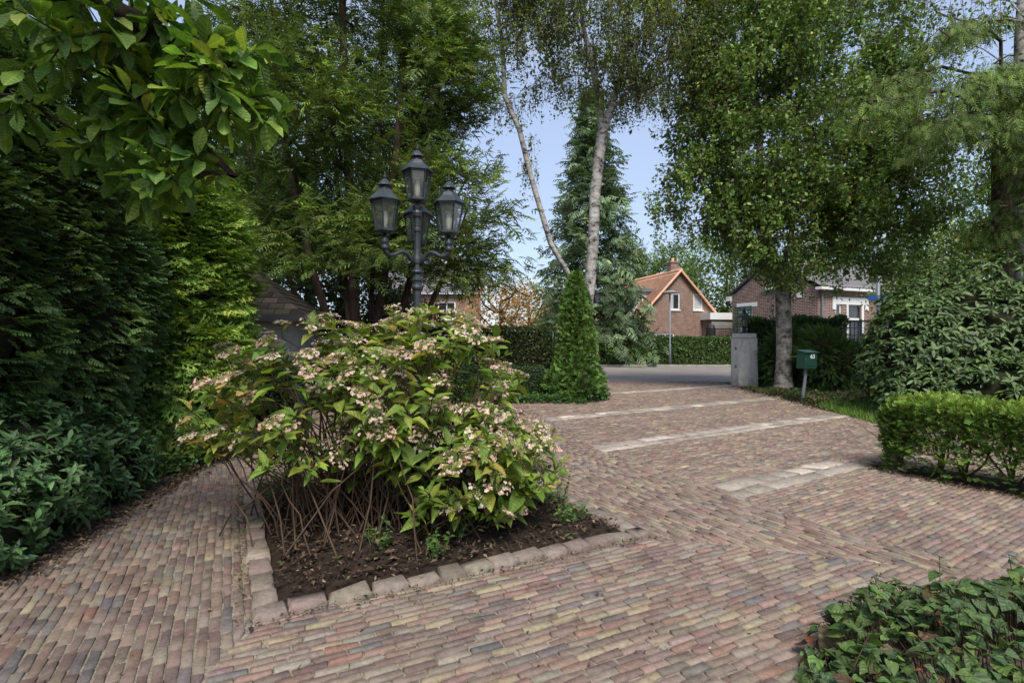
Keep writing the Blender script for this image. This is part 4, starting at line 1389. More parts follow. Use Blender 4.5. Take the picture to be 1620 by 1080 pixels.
# thuja beside it
needle_shrub('thuja_bush', 'bright yellow-green thuja with feathery sprays beside the dark yew', 'bush',
    [((-4.45, 6.9, 1.55), (1.05, 1.15, 1.95)), ((-4.75, 7.1, 3.0), (.85, 1.0, 1.4)), ((-4.15, 6.5, .95), (.85, .85, 1.1)), ((-4.9, 7.3, 4.2), (.5, .6, .9))],
    5600, T_THUJA, .32, [(.078, .135, .034), (.105, .17, .042), (.052, .095, .028), (.14, .205, .052)], [4, 4, 3, 1.5], lump=.45, lsc=2.2, inner=.16, core=.82, droop=.5, face=-.3)

# ---- glossy low shrub at the lower left: whorls of pointed leaves
r_ = root('laurel_shrub', (-3.6, 3.6, 0), 'low glossy dark green shrub with pointed leaves along the brick path', 'shrub')
ells = [((-3.75, 3.7, .38), (.72, 1.0, .66)), ((-3.45, 3.1, .22), (.5, .7, .5)), ((-3.75, 4.7, .25), (.5, .7, .55)), ((-4.0, 2.5, .4), (.8, .9, .62))]
Pc, Nc = shell(ells, 1250, .3, 2.5, .12, .04, -.1)
P, D, N_, S = [], [], [], []
for p, nn in zip(Pc, Nc):
    ax = norm(nn * .8 + Z3 * .6 + rng.normal(0, .25, 3))
    x = norm(np.cross(ax, rdir(1)[0])); y = np.cross(ax, x)
    for k in range(9):
        a = k * 2.4 + rng.random() * .4
        el = .25 + .5 * (k / 9) + rng.normal(0, .12)
        d = norm((x * math.cos(a) + y * math.sin(a)) * math.cos(el) + ax * math.sin(el))
        P.append(p - ax * (.06 - .012 * k)); D.append(d); N_.append(ax); S.append(.068 * math.exp(rng.normal(0, .22)))
P, D, N_, S = map(np.array, (P, D, N_, S))
leaves_split('leaf', T_LAU, P, D, N_, S, tints(len(P), [(.032, .072, .030), (.046, .095, .040), (.024, .054, .024)], .2), M['leaf_shiny'], r_, 300)
core_mesh('shade_core', ells, .82, M['core'], r_, .3, 2.5)
# thuja foot: spread of low ivy and small shoots
def ground_cover(name, label, poly, n, tpl, size, cols, mat='leaf', h=.12, up=.6, seed=0):
    poly = [np.array(p, float) for p in poly]
    lo, hi = np.min(poly, 0), np.max(poly, 0)
    pts = []
    while len(pts) < n:
        p = lo + rng.random(2) * (hi - lo)
        if inside(p, poly): pts.append(p)
    P = np.concatenate([np.array(pts), np.zeros((n, 1))], 1)
    P[:, 2] = h * rng.random(n) * (0.3 + 1.2 * vnoise(P, 2.0))
    D = rdir(n); D[:, 2] = np.abs(D[:, 2]) * .4 + up - .4
    V, F, C = scatter(tpl, P, D, norm(rdir(n) * .5 + Z3), size * np.exp(rng.normal(0, .25, n)), tints(n, cols, .22))
    return tag(np_mesh(name, V, F, C, M[mat]), label, 'ground cover', kind='stuff')
IVY = [(.022, .055, .018), (.035, .078, .024), (.05, .10, .03)]
ground_cover('ivy', 'ivy and low shoots under the thuja by the path', [(-4.0, 4.9), (-3.3, 4.9), (-3.35, 5.9), (-3.9, 6.6), (-4.6, 7.6), (-5.2, 7.6)], 1500, T_kite(.7), .055, IVY, h=.22)

# ---- hydrangea -------------------------------------------------------
hy = root('hydrangea_bush', (-1.0, 4.0, 0.03), 'large hydrangea bush with big green leaves and faded pink lacecap flowers', 'bush')
HE = [((-1.40, 4.05, .92), (.92, .80, .60), 140, .56), ((-.68, 4.15, .96), (.72, .76, .72), 130, .42), ((-.07, 4.1, .50), (.42, .60, .52), 84, .16), ((-.35, 3.72, .52), (.45, .42, .45), 44, .15)]
stems = MB()
P, D, N_, S, CI = [], [], [], [], []
heads = []
for (c, r3, cnt, zm) in HE:
    c = np.array(c); r3 = np.array(r3)
    made = 0
    while made < cnt:
        u = rdir(1)[0]
        if u[2] < -.75: continue
        if u[1] > .5 and rng.random() < .6: continue
        k = 1.04 - .42 * rng.random() ** 1.8
        tip = c + u * r3 * k * (1 + .22 * (vnoise((c + u * r3)[None], 2.6)[0] - .45))
        if tip[2] < zm: continue
        made += 1
        bx_ = c[0] * .75 - .25 + rng.normal(0, .28); by_ = 4.05 + rng.normal(0, .25)
        if zm < .2: bx_, by_ = c[0] - .15 + rng.normal(0, .16), c[1] + .25 + rng.normal(0, .15)
        b0 = np.array([bx_, by_, .03])
        ct = b0 * .45 + tip * .55; ct[2] = max(tip[2] * (.72 + .2 * rng.random()), .2)
        pts = [(1 - t_) ** 2 * b0 + 2 * t_ * (1 - t_) * ct + t_ * t_ * tip + (rng.normal(0, .02, 3) if 0 < t_ < 1 else 0) for t_ in np.linspace(0, 1, 8)]
        stems.tube(pts, list(np.linspace(.0062, .003, 8)), 5, cap=False)
        ax = norm(pts[-1] - pts[-2]); ax = norm(ax + Z3 * .8)
        Ls = sum(np.linalg.norm(pts[i + 1] - pts[i]) for i in range(7))
        npair = rng.integers(3, 6)
        x = norm(np.cross(ax, rdir(1)[0])); y = np.cross(ax, x)
        hue = rng.random()
        for q in range(npair):
            f = 1 - (q * .07 + .01) / Ls
            if f < .35: break
            i = min(6, int(f * 7)); g = f * 7 - i
            p = pts[i] * (1 - g) + pts[i + 1] * g
            for s_ in (0, 1):
                a = q * PI / 2 + s_ * PI + rng.normal(0, .25)
                el = .62 - .14 * q + rng.normal(0, .2)
                d = norm((x * math.cos(a) + y * math.sin(a)) * math.cos(el) + ax * math.sin(el))
                d[2] = max(d[2], -.22 + rng.normal(0, .1)); d = norm(d)
                P.append(p + d * .012); D.append(d); N_.append(norm(ax * .6 + Z3 * .6 + rng.normal(0, .18, 3)))
                S.append((.088 + .015 * min(q, 3)) * math.exp(rng.normal(0, .22)) * (1.0 if q else .75)); CI.append(hue)
        up_ = (tip[2] - c[2]) / r3[2]
        if rng.random() < (.82 if up_ > .2 else .5 if up_ > -.3 else .25) and tip[1] < c[1] + .65: heads.append((tip + ax * .03, ax))
P, D, N_, S, CI = map(np.array, (P, D, N_, S, CI))
n = len(P)
col = tints(n, [(.085, .15, .032), (.115, .18, .038), (.065, .115, .028), (.16, .20, .045)], .17, [4, 4, 2.5, 2.8])
u = rng.random(n)
col[u < .045] = tints(int((u < .045).sum()), [(.22, .21, .05), (.23, .14, .065), (.26, .20, .10)], .15)
leaves_split('leaf', T_HYD, P, D, N_, S, col, M['leaf_big'], hy, 300)
stems.build('stems', M['stem'], hy, smooth=True)
# lacecap heads: fertile buds in the middle, faded sepals round the rim
def flower_head(p, ax):
    x = norm(np.cross(ax, rdir(1)[0])); y = np.cross(ax, x)
    rad = .07 * math.exp(rng.normal(0, .22))
    out = []
    tone = rng.random()
    pink = np.array((.60, .42, .36)) * (1 - tone) + np.array((.62, .56, .45)) * tone
    fp, fd, fn, fs_, fc = [], [], [], [], []
    nf = rng.integers(16, 26)
    for i in range(nf):
        a = i * 2.399 + rng.normal(0, .3); rr = rad * (.45 + .6 * math.sqrt((i + .5) / nf))
        c = p + (x * math.cos(a) + y * math.sin(a)) * rr + ax * (.018 - .25 * rr + rng.normal(0, .006))
        m_ = norm(ax + (x * math.cos(a) + y * math.sin(a)) * .5 + rng.normal(0, .35, 3))
        x2 = norm(np.cross(m_, rdir(1)[0])); y2 = np.cross(m_, x2)
        for k in range(4):
            b = k * PI / 2 + rng.normal(0, .15)
            fp.append(c); fd.append(x2 * math.cos(b) + y2 * math.sin(b) + m_ * .35); fn.append(m_); fs_.append(.0135 * math.exp(rng.normal(0, .25)))
            fc.append(pink * math.exp(rng.normal(0, .2)) * (np.array((1.05, .72, .72)) if rng.random() < .15 else 1))
        st_ = p - ax * .03
        fp.append(st_); fd.append(c - st_); fn.append(m_); fs_.append(np.linalg.norm(c - st_) * 1.02); fc.append(np.array((.14, .17, .06)))
    big_ = len(fp)
    for i in range(26):
        a = i * 2.399; rr = rad * .75 * math.sqrt((i + .5) / 26)
        c = p + (x * math.cos(a) + y * math.sin(a)) * rr + ax * .012
        fp.append(c); fd.append(norm(ax + rng.normal(0, .4, 3))); fn.append(rdir(1)[0]); fs_.append(.012); fc.append(np.array((.46, .43, .22)) * math.exp(rng.normal(0, .25)))
    fs_ = np.array(fs_); stalk = (np.arange(len(fs_)) % 5 == 4) & (np.arange(len(fs_)) < big_)
    pk = lambda q, m_: np.array(q)[m_]
    V, F, C = cat([scatter(T_kite(.95, .12, .6), pk(fp, ~stalk), pk(fd, ~stalk), pk(fn, ~stalk), fs_[~stalk], pk(fc, ~stalk)),
                   scatter(T_kite(.05, .0, .5), pk(fp, stalk), pk(fd, stalk), pk(fn, stalk), fs_[stalk], pk(fc, stalk))])
    np_mesh('flower_head', V, F, C, M['petal'], hy)
for p, ax in heads: flower_head(p, ax)

# weeds and shoots on the bed
def weed(loc, n, hgt, spread, size, cols, label, tpl=None):
    r_ = root('weed', (loc[0], loc[1], .04), label, 'weed', 'weeds in the hydrangea bed')
    mb = MB(); P, D, S = [], [], []
    for i in range(n):
        a = rng.random() * 2 * PI; rr = spread * math.sqrt(rng.random())
        t_ = np.array([loc[0] + rr * math.cos(a), loc[1] + rr * math.sin(a), .05 + hgt * (.4 + .6 * rng.random())])
        b0 = np.array([loc[0] + rr * .5 * math.cos(a), loc[1] + rr * .5 * math.sin(a), .02])
        mb.tube([b0, (b0 + t_) / 2 + rng.normal(0, .01, 3), t_], [.003, .0025, .0015], 3, cap=False)
        for k in range(7):
            f = .3 + .7 * k / 6
            P.append(b0 + (t_ - b0) * f); d = rdir(1)[0]; d[2] = abs(d[2]) * .5; D.append(d); S.append(size * math.exp(rng.normal(0, .25)))
    mb.build('stems', M['stem_green'], r_)
    V, F, C = scatter(tpl or T_kite(.6, .15), np.array(P), np.array(D), norm(rdir(len(P)) * .5 + Z3), np.array(S), tints(len(P), cols, .2))
    tag(np_mesh('leaves', V, F, C, M['leaf'], r_), kind='stuff')
WC = [(.04, .09, .022), (.07, .13, .03), (.05, .10, .03)]
bp = lambda a, b: A + a * U + b * W
for (a, b, n_, h_, s_, lab) in [(2.3, .9, 34, .30, .26, 'thick leafy weeds at the right corner of the bed'), (2.28, 1.5, 30, .34, .25, 'leafy weeds along the right edging under the hydrangea'), (2.15, .45, 20, .14, .2, 'low weeds just inside the right front corner of the bed'),
                           (1.05, .28, 12, .13, .12, 'small fresh weed near the middle of the front edging'), (.75, .55, 9, .22, .12, 'thin weed among the stems left of centre'), (1.25, .5, 14, .16, .16, 'small weed patch under the middle of the hydrangea'), (.25, 2.1, 16, .25, .18, 'weed tuft by the left edging stones')]:
    q = bp(a, b); weed(q, n_, h_, s_, .036, WC, lab)

# ---- magnolia bough hanging in from the upper left ---------------------
mg = root('magnolia_tree', (-3.9, 1.9, 0), 'magnolia with large pale green leaves hanging into the upper left corner', 'tree')
sk = Skel()
top = sk.poly([(-3.9, 1.9, 0), (-3.75, 1.95, 1.5), (-3.6, 2.1, 2.6), (-3.3, 2.3, 3.4), (-3.0, 2.6, 4.3)], seg=.25)
sk.poly([(-3.3, 2.3, 3.4), (-2.5, 2.7, 3.35), (-1.9, 2.85, 3.05), (-1.5, 2.9, 2.88)], par=int(np.argmin(np.linalg.norm(sk.P[:sk.n] - np.array((-3.3, 2.3, 3.4)), axis=1))), seg=.2)
sk.poly([(-2.5, 2.7, 3.35), (-2.1, 2.95, 2.85), (-1.8, 3.05, 2.55), (-1.6, 3.1, 2.35)], par=int(np.argmin(np.linalg.norm(sk.P[:sk.n] - np.array((-2.5, 2.7, 3.35)), axis=1))), seg=.2)
tg = np.concatenate([in_ells([((-2.45, 2.8, 3.05), (.75, .55, .62))], 76, .3, 2.0), in_ells([((-1.95, 2.9, 2.95), (.55, .4, .42))], 66, .2, 2.0), in_ells([((-1.55, 2.95, 2.80), (.30, .28, .26))], 32, .2, 2.0), in_ells([((-2.1, 3.05, 2.42), (.45, .3, .28))], 36, .3, 2.0), in_ells([((-2.6, 2.3, 3.9), (1.0, .8, .6))], 34, .3, 3.4)])  # last group is unseen crown above the frame, added to shade the path
sk.grow(tg, rise=-.6, arc=.05, seg=.15, zmin=2.2)
sk.build('trunk', M['bark_dark'], mg, .004, .11)
P, D, N_, S = [], [], [], []
for (ni, c) in sk.tips:
    ax = norm(sk.P[ni] - sk.P[sk.par[ni]]); ax = norm(ax + np.array([.25, .1, -.12]))
    x = norm(np.cross(ax, rdir(1)[0])); y = np.cross(ax, x)
    for k in range(6):
        a = k * 2.4 + rng.normal(0, .3); el = .35 + .12 * k + rng.normal(0, .15)
        d = norm((x * math.cos(a) + y * math.sin(a)) * math.cos(el) + ax * math.sin(el) - Z3 * .22)
        P.append(c - ax * (.10 - .017 * k)); D.append(d); N_.append(norm(Z3 + rng.normal(0, .35, 3))); S.append(.15 * math.exp(rng.normal(0, .2)))
P, D, N_, S = map(np.array, (P, D, N_, S))
leaves_split('leaf', T_MAG, P, D, N_, S, tints(len(P), [(.075, .145, .032), (.055, .11, .028), (.11, .185, .04), (.16, .22, .05)], .18, [4, 4, 2.5, 1]), M['leaf_big'], mg, 300)

# ---- heart-leaved plant in the right foreground --------------------------
hp = root('ground_plant', (2.05, 2.2, 0), 'mound of dark heart-shaped leaves in the lower right corner', 'plant')
ells = [((2.05, 2.30, .05), (.78, .52, .30)), ((1.60, 2.10, .05), (.50, .40, .22)), ((2.7, 2.35, .05), (.8, .55, .30)), ((2.2, 1.75, .05), (.9, .5, .22))]
P, N_ = shell(ells, 5400, .55, 5.0, .35, .03, -.7)
n = len(P)
D = rdir(n); D[:, 2] = -np.abs(D[:, 2]) * .4 - .1; D = norm(D + N_ * .35 - np.array([0, .35, 0]))
NN = norm(Z3 * 1.0 + N_ * .35 + rdir(n) * .55)
col = tints(n, [(.048, .088, .032), (.062, .112, .038), (.036, .07, .032)], .2)
u = rng.random(n); col[u < .012] = tints(int((u < .012).sum()), [(.14, .06, .04), (.13, .14, .04)], .2); col[u > .93] = tints(int((u > .93).sum()), [(.065, .05, .028)], .2)
leaves_split('leaf', T_HEART, P, D, NN, .043 * np.exp(rng.normal(0, .3, n)), col, M['leaf_heart'], hp, 300)
mb = MB()
for i in range(0, n, 2):
    b0 = np.array([P[i][0] * .9 + .22, P[i][1] * .88 + .26, 0.0])
    mb.tube([b0, (b0 + P[i]) / 2 + rng.normal(0, .02, 3), P[i]], [.0028, .002, .0016], 3, cap=False)
mb.build('stems', M['stem'], hp)

# a few taller shoots standing over the mound
sp_, sd_, sn_, ss_ = [], [], [], []
mb = MB()
for (x, y, h) in [(1.96, 2.45, .42), (2.32, 2.52, .40), (2.45, 2.45, .38), (1.55, 2.35, .34), (1.4, 2.2, .31), (2.6, 2.5, .40), (1.3, 2.05, .28)]:
    e = np.array([x + rng.normal(0, .03), y, h])
    mb.tube([(x, y + .02, 0), (x + rng.normal(0, .02), y, h * .6), tuple(e)], [.003, .0025, .0015], 4, cap=False)
    for k in range(6):
        d = rdir(1)[0]; d[2] = .1 * d[2] - .15
        sp_.append(e * [1, 1, 1 - .09 * k]); sd_.append(d); sn_.append(norm(Z3 + rng.normal(0, .4, 3))); ss_.append(.05 + .012 * min(k, 2))
mb.build('shoot_stems', M['stem'], hp)
k = len(sp_); V, F, C = scatter(T_HEART, np.array(sp_), np.array(sd_), np.array(sn_), np.array(ss_), tints(k, [(.055, .10, .036), (.07, .12, .04)], .2))
tag(np_mesh('shoot_leaves', V, F, C, M['leaf_heart'], hp, smooth=True, XY=np.tile(T_HEART[0][:, :2], (k, 1))), kind='stuff')

# ---- clipped box-shaped hedge at the right -------------------------------
hd = root('clipped_hedge', (4.6, 5.2, 0), 'clipped bright green box-shaped hedge with bare stems at the right of the drive', 'hedge')
o = np.array([3.98, 5.82]); a1 = norm(np.array([.50, -.866])); b1 = np.array([-a1[1], a1[0]])
Ln, Wn, Hn = 4.2, .72, .80
def box_points(n, faces):
    P, N_ = [], []
    for f, wt in faces:
        k = int(n * wt); u = rng.random(k); v = rng.random(k)
        if f == 'front': p = np.stack([u * Ln, 0 * u, .06 + v ** .8 * (Hn - .06)], 1); q = (0, -1, 0)
        if f == 'back': p = np.stack([u * Ln, 0 * u + Wn, .12 + v * (Hn - .12)], 1); q = (0, 1, 0)
        if f == 'top': p = np.stack([u * Ln, v * Wn, 0 * u + Hn], 1); q = (0, 0, 1)
        if f == 'end': p = np.stack([0 * u, v * Wn, .12 + u ** .8 * (Hn - .12)], 1); q = (-1, 0, 0)
        P.append(p); N_.append(np.tile(np.array(q, float), (k, 1)))
    P, N_ = np.concatenate(P), np.concatenate(N_)
    P = P - N_ * (rng.random((len(P), 1)) ** 1.8 * .14) + N_ * (.06 * (vnoise(P, 3.5)[:, None] - .5))
    # round the shoulders
    P[:, 2] -= .06 * np.clip(1 - P[:, 1] / .12, 0, 1) + .08 * np.clip(1 - P[:, 0] / .14, 0, 1)
    w = lambda Q: np.stack([Q[:, 0] * a1[0] + Q[:, 1] * b1[0], Q[:, 0] * a1[1] + Q[:, 1] * b1[1], Q[:, 2]], 1)
    return w(P) + np.array([o[0], o[1], 0]), w(N_)
P, N_ = box_points(13000, [('front', .5), ('top', .33), ('end', .12), ('back', .05)])
keep = rng.random(len(P)) < np.clip((P[:, 2] + .02) / .30, .4, 1)
P, N_ = P[keep], N_[keep]; n = len(P)
D = norm(N_ * .8 + rdir(n) * .6 + Z3 * .25)
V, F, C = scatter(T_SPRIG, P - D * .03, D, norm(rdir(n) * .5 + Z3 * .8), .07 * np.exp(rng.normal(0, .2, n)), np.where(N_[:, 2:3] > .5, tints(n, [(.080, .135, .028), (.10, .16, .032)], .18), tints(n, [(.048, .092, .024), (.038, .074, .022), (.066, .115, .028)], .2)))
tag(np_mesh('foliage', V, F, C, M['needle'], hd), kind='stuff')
k = 2000
lo = rng.random((k, 3)) * [Ln - .2, Wn - .2, 1] + [.1, .1, 0]
P = np.stack([o[0] + lo[:, 0] * a1[0] + lo[:, 1] * b1[0], o[1] + lo[:, 0] * a1[1] + lo[:, 1] * b1[1], .30 + lo[:, 2] ** .7 * .42], 1)
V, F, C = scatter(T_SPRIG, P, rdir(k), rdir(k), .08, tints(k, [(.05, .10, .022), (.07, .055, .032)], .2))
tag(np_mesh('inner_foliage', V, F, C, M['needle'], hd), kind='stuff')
for i in range(15):
    x = .12 + i * .285 + rng.normal(0, .05); y = Wn * (.35 + .3 * rng.random())
    mb = MB()
    w = lambda x, y, z: (o[0] + x * a1[0] + y * b1[0], o[1] + x * a1[1] + y * b1[1], z)
    for k in range(5):
        ex, ey = x + rng.normal(0, .16), y + rng.normal(0, .16)
        m_ = rng.normal(0, .03, 2)
        mb.tube([w(x + rng.normal(0, .015), y, -.02), w(x * .6 + ex * .4 + m_[0], y * .6 + ey * .4 + m_[1], .2 + .1 * rng.random()), w(ex, ey, .62)], [.014, .010, .005], 5, cap=False)
        for q in range(2):
            f_ = .5 + .4 * rng.random()
            mb.tube([w(x + (ex - x) * f_, y + (ey - y) * f_, .35 * f_ + .1), w(ex + rng.normal(0, .12), ey + rng.normal(0, .16), .45 + .2 * rng.random())], [.005, .002], 3, cap=False)
    mb.build('stem', M['stem'], hd)
# soil strip under the hedge
w = lambda x, y: (o[0] + x * a1[0] + y * b1[0], o[1] + x * a1[1] + y * b1[1])
mb = MB(); mb.add([(*w(.12, .10), .012), (*w(1.1, .06), .012), (*w(2.2, .11), .012), (*w(Ln, .08), .012), (*w(Ln, Wn - .05), .012), (*w(2.0, Wn - .09), .012), (*w(.15, Wn - .08), .012)], [(0, 1, 2, 3, 4, 5, 6)])
tag(mb.build('hedge_soil', M['soil']), kind='structure')

# ---- big dark shrub behind it ---------------------------------------------
rh = root('rhododendron', (8.6, 10.4, 0), 'large dark broad-leaved rhododendron behind the clipped hedge', 'bush')
ells = [((9.5, 10.9, 1.45), (2.3, 1.5, 1.75)), ((7.75, 10.2, 1.0), (1.15, 1.0, 1.25)), ((8.6, 10.0, 1.3), (1.5, 1.0, 1.4)), ((10.6, 9.6, 1.1), (1.6, 1.2, 1.3)), ((7.35, 9.7, .45), (.75, .7, .65)), ((8.4, 9.3, .5), (1.2, .7, .75)), ((9.7, 9.4, .9), (1.1, .8, 1.0))]
Pc, Nc = shell(ells, 3100, .35, 1.5, .1, .05, -.1)
P, D, N_, S = [], [], [], []
for p, nn in zip(Pc, Nc):
    ax = norm(nn * .7 + Z3 * .7 + rng.normal(0, .2, 3)); x = norm(np.cross(ax, rdir(1)[0])); y = np.cross(ax, x)
    for k in range(9):
        a = k * 2.4 + rng.normal(0, .2); el = -.05 + .07 * k + rng.normal(0, .15)
        P.append(p - ax * (.05 - .008 * k)); D.append(norm((x * math.cos(a) + y * math.sin(a)) * math.cos(el) + ax * math.sin(el) - Z3 * .15)); N_.append(ax); S.append(.112 * math.exp(rng.normal(0, .2)))
P, D, N_, S = map(np.array, (P, D, N_, S))
leaves_split('leaf', T_RHO, P, D, N_, S, tints(len(P), [(.028, .052, .022), (.036, .066, .026), (.045, .078, .028)], .2), M['leaf_shiny'], rh, 300)
core_mesh('shade_core', ells, .72, M['core'], rh, .35, 1.5)
mb = MB()
for i in range(7):
    mb.tube([(8.6 + rng.normal(0, .4), 10.6 + rng.normal(0, .3), -.05), (8.6 + rng.normal(0, .8), 10.5, .9)], [.05, .03], 6)
mb.build('stems', M['bark_dark'], rh)

# ================================================================== TREES
def clump_leaves(tips, per, rad, size, cols, wts=None, hang=0.0, flat=.7, tpl=None, var=.2, upw=.6, up_d=-.3, twigs=True):
    """leaves gathered round every twig end; hang > 0 lets them trail down in strands"""
    C0 = np.array([c for _, c in tips]); n = len(C0) * per
    c = np.repeat(C0, per, 0)
    off = rng.normal(0, 1, (n, 3)) * rad * [1, 1, flat]
    if hang:
        h = rng.random(n) ** 1.1 * hang * np.repeat(.5 + rng.random(len(C0)), per)
        # six strands per clump
        sid = rng.integers(0, 6, n)
        so_ = rng.normal(0, rad, (len(C0), 6, 2))
        off[:, :2] = so_[np.repeat(np.arange(len(C0)), per), sid] * (1 - .25 * h[:, None] / max(hang, .01)) + rng.normal(0, .045, (n, 2))
        off[:, 2] = rad * .35 - h + rng.normal(0, .03, n)
    P = c + off
    tone = np.repeat(np.exp(rng.normal(0, .2, (len(C0), 1))), per, 0)
    D = norm(rdir(n) + Z3 * up_d)
    N_ = norm(rdir(n) * (1 - upw) + Z3 * upw + 1e-3)
    res = scatter(tpl or T_kite(.62, .1), P, D, N_, size * np.exp(rng.normal(0, .3, n)), tints(n, cols, var, wts) * tone)
    if hang and twigs:                      # the fine hanging shoots that carry the leaves
        k6 = len(C0) * 6
        q = np.repeat(C0, 6, 0).copy(); q[:, :2] += so_.reshape(-1, 2) * .9; q[:, 2] += rad * .35
        dn = norm(np.concatenate([-so_.reshape(-1, 2) * .15 + rng.normal(0, .12, (k6, 2)), np.full((k6, 1), -1.0)], 1))
        tw = scatter(T_kite(.012, .0), q, dn, rdir(k6), hang * (.6 + .5 * rng.random(k6)), np.tile((.055, .042, .030), (k6, 1)))
        up = scatter(T_kite(.03, .0), np.repeat(C0, 6, 0), norm(q - np.repeat(C0, 6, 0) + rng.normal(0, .02, (k6, 3))), rdir(k6), np.linalg.norm(q - np.repeat(C0, 6, 0), axis=1), np.tile((.055, .042, .030), (k6, 1)))
        res = cat([res, tw, up])
    return res

def spray_clumps(tips, sk, per, rad, size, cols, tpl, droop=.35, wts=None, var=.2, cen=None, flat=.5):
    C0 = np.array([c for _, c in tips]); n = len(C0) * per
    dirs = []
    for ni, c in tips:
        q = ni
        for _ in range(3):
            if sk.par[q] >= 0: q = sk.par[q]
        dirs.append(norm(c - sk.P[q]))
    dirs = np.repeat(np.array(dirs), per, 0); c = np.repeat(C0, per, 0)
    P = c + rng.normal(0, 1, (n, 3)) * rad * [1, 1, flat] - dirs * rad * .5
    D = norm(dirs * .9 + rdir(n) * .65 - Z3 * droop)
    N_ = norm(Z3 + rdir(n) * .45)
    tone = np.repeat(np.exp(rng.normal(0, .2, (len(C0), 1))), per, 0)
    return scatter(tpl, P, D, N_, size * np.exp(rng.normal(0, .25, n)), tints(n, cols, var, wts) * tone)

def finish(name, arrs, mat, par):
    V, F, C = cat(arrs) if isinstance(arrs, list) else arrs
    return tag(np_mesh(name, V, F, C, M[mat], par), kind='stuff')

# ---- the big many-stemmed yew at the back left -----------------------------
ty = root('yew_tree', (-3.7, 13.3, 0), 'huge many-stemmed dark yew tree towering behind the lamp post', 'tree')
sk = Skel()
for i, (dx, dy, h) in enumerate([(-2.6, .2, 6.5), (-1.7, -.5, 8.5), (-1.0, .5, 10), (-.35, -.3, 11.5), (.35, .4, 11), (1.0, -.2, 9.5), (1.7, .3, 7.5), (2.4, -.4, 5.0), (-2.9, -.3, 4.4)]):
    b0 = np.array([-3.7 + dx * .16, 13.3 + dy * .3, -.05])
    sk.poly([b0, b0 + [dx * .10, 0, .9], b0 + [dx * .45, dy * .5, h * .35], b0 + [dx * .75, dy, h * .65], b0 + [dx * 1.0, dy * 1.2, h]], seg=.45)
YE = [((-3.9, 13.3, 7.9), (3.3, 2.6, 5.2)), ((-1.55, 12.7, 4.4), (1.65, 1.5, 1.9)), ((-6.0, 13.0, 5.0), (1.8, 1.8, 2.6)), ((-2.0, 13, 7.8), (1.5, 1.5, 2.4)), ((-.95, 12.6, 3.35), (1.25, 1.0, .75)), ((-3.4, 12.0, 5.2), (1.8, 1.2, 2.2)), ((-3.7, 11.7, 3.7), (2.2, .9, .95))]
tg = in_ells(YE, 1900, .4, 2.35)
tg = tg[vnoise(tg, .75) > .36]
sk.grow(tg, rise=.15, arc=.10, seg=.4, zmin=1.6)
sk.build('trunk', M['bark_red'], ty, .008, .12, flare=.3)
YC = [(.058, .094, .032), (.078, .12, .038), (.040, .068, .026), (.10, .145, .045)]
finish('crown', spray_clumps(sk.tips, sk, 17, .27, .295, YC, T_YEW, .30, [4, 4, 3, 1.5]), 'needle', ty)

# ---- twin-stemmed birch behind the clipped cone ---------------------------
bt = root('birch_tree', (1.85, 14.7, 0), 'tall silver birch with two leaning white stems behind the yew cone', 'tree')
sk = Skel()
Z = 14.7
sk.poly([(1.85, Z, -.05), (1.75, Z, 2.4), (1.63, Z, 3.1), (1.05, Z - .1, 4.05), (.66, Z - .15, 5.35), (.50, Z - .15, 5.9), (.20, Z - .1, 7.15), (-.20, Z, 8.1), (-.27, Z, 9.65), (-.48, Z + .1, 10.8), (-.4, Z + .1, 13.0)], seg=.3)
e2 = sk.poly([(1.98, Z + .1, -.05), (2.0, Z + .1, 1.8), (2.15, Z + .1, 2.95), (2.24, Z + .1, 4.15), (2.29, Z + .1, 5.5), (2.48, Z + .1, 7.1)], seg=.3)
sk.poly([(2.48, Z + .1, 7.1), (2.75, Z + .2, 7.9), (3.2, Z + .3, 9.3), (3.3, Z + .3, 12.5)], par=e2, seg=.3)
sk.poly([(2.48, Z + .1, 7.1), (2.35, Z, 8.2), (1.9, Z - .2, 10), (1.7, Z - .2, 13)], par=e2, seg=.3)
i3 = int(np.argmin(np.linalg.norm(sk.P[:sk.n] - np.array((2.75, Z + .2, 7.9)), axis=1)))
sk.poly([(2.75, Z + .2, 7.9), (3.6, Z - .1, 8.2), (4.6, Z - .3, 8.75)], par=i3, seg=.3)
tg = in_ells([((2.4, Z, 10.6), (2.7, 2.2, 2.7)), ((4.3, Z - .2, 9.9), (1.5, 1.5, 1.7)), ((-.35, Z, 10.6), (.95, .9, 2.2)), ((.7, Z, 11.5), (1.6, 1.6, 1.6))], 520, .3, 8.0)
tg2 = in_ells([((-.15, Z, 8.5), (.8, .6, .7)), ((3.6, Z, 8.3), (1.5, 1.0, .5)), ((.45, Z - .1, 6.6), (.4, .35, .6))], 40, .4, 6.2)
sk.grow(np.concatenate([tg, tg2]), rise=.2, arc=.12, seg=.35, zmin=5.5)
sk.build('trunk', M['bark_birch'], bt, .006, .15, flare=.15)
finish('crown', clump_leaves(sk.tips, 95, .22, .072, [(.10, .135, .048), (.13, .16, .06), (.075, .11, .04), (.19, .17, .065)], [4, 3, 3, .6], hang=.7), 'leaf', bt)

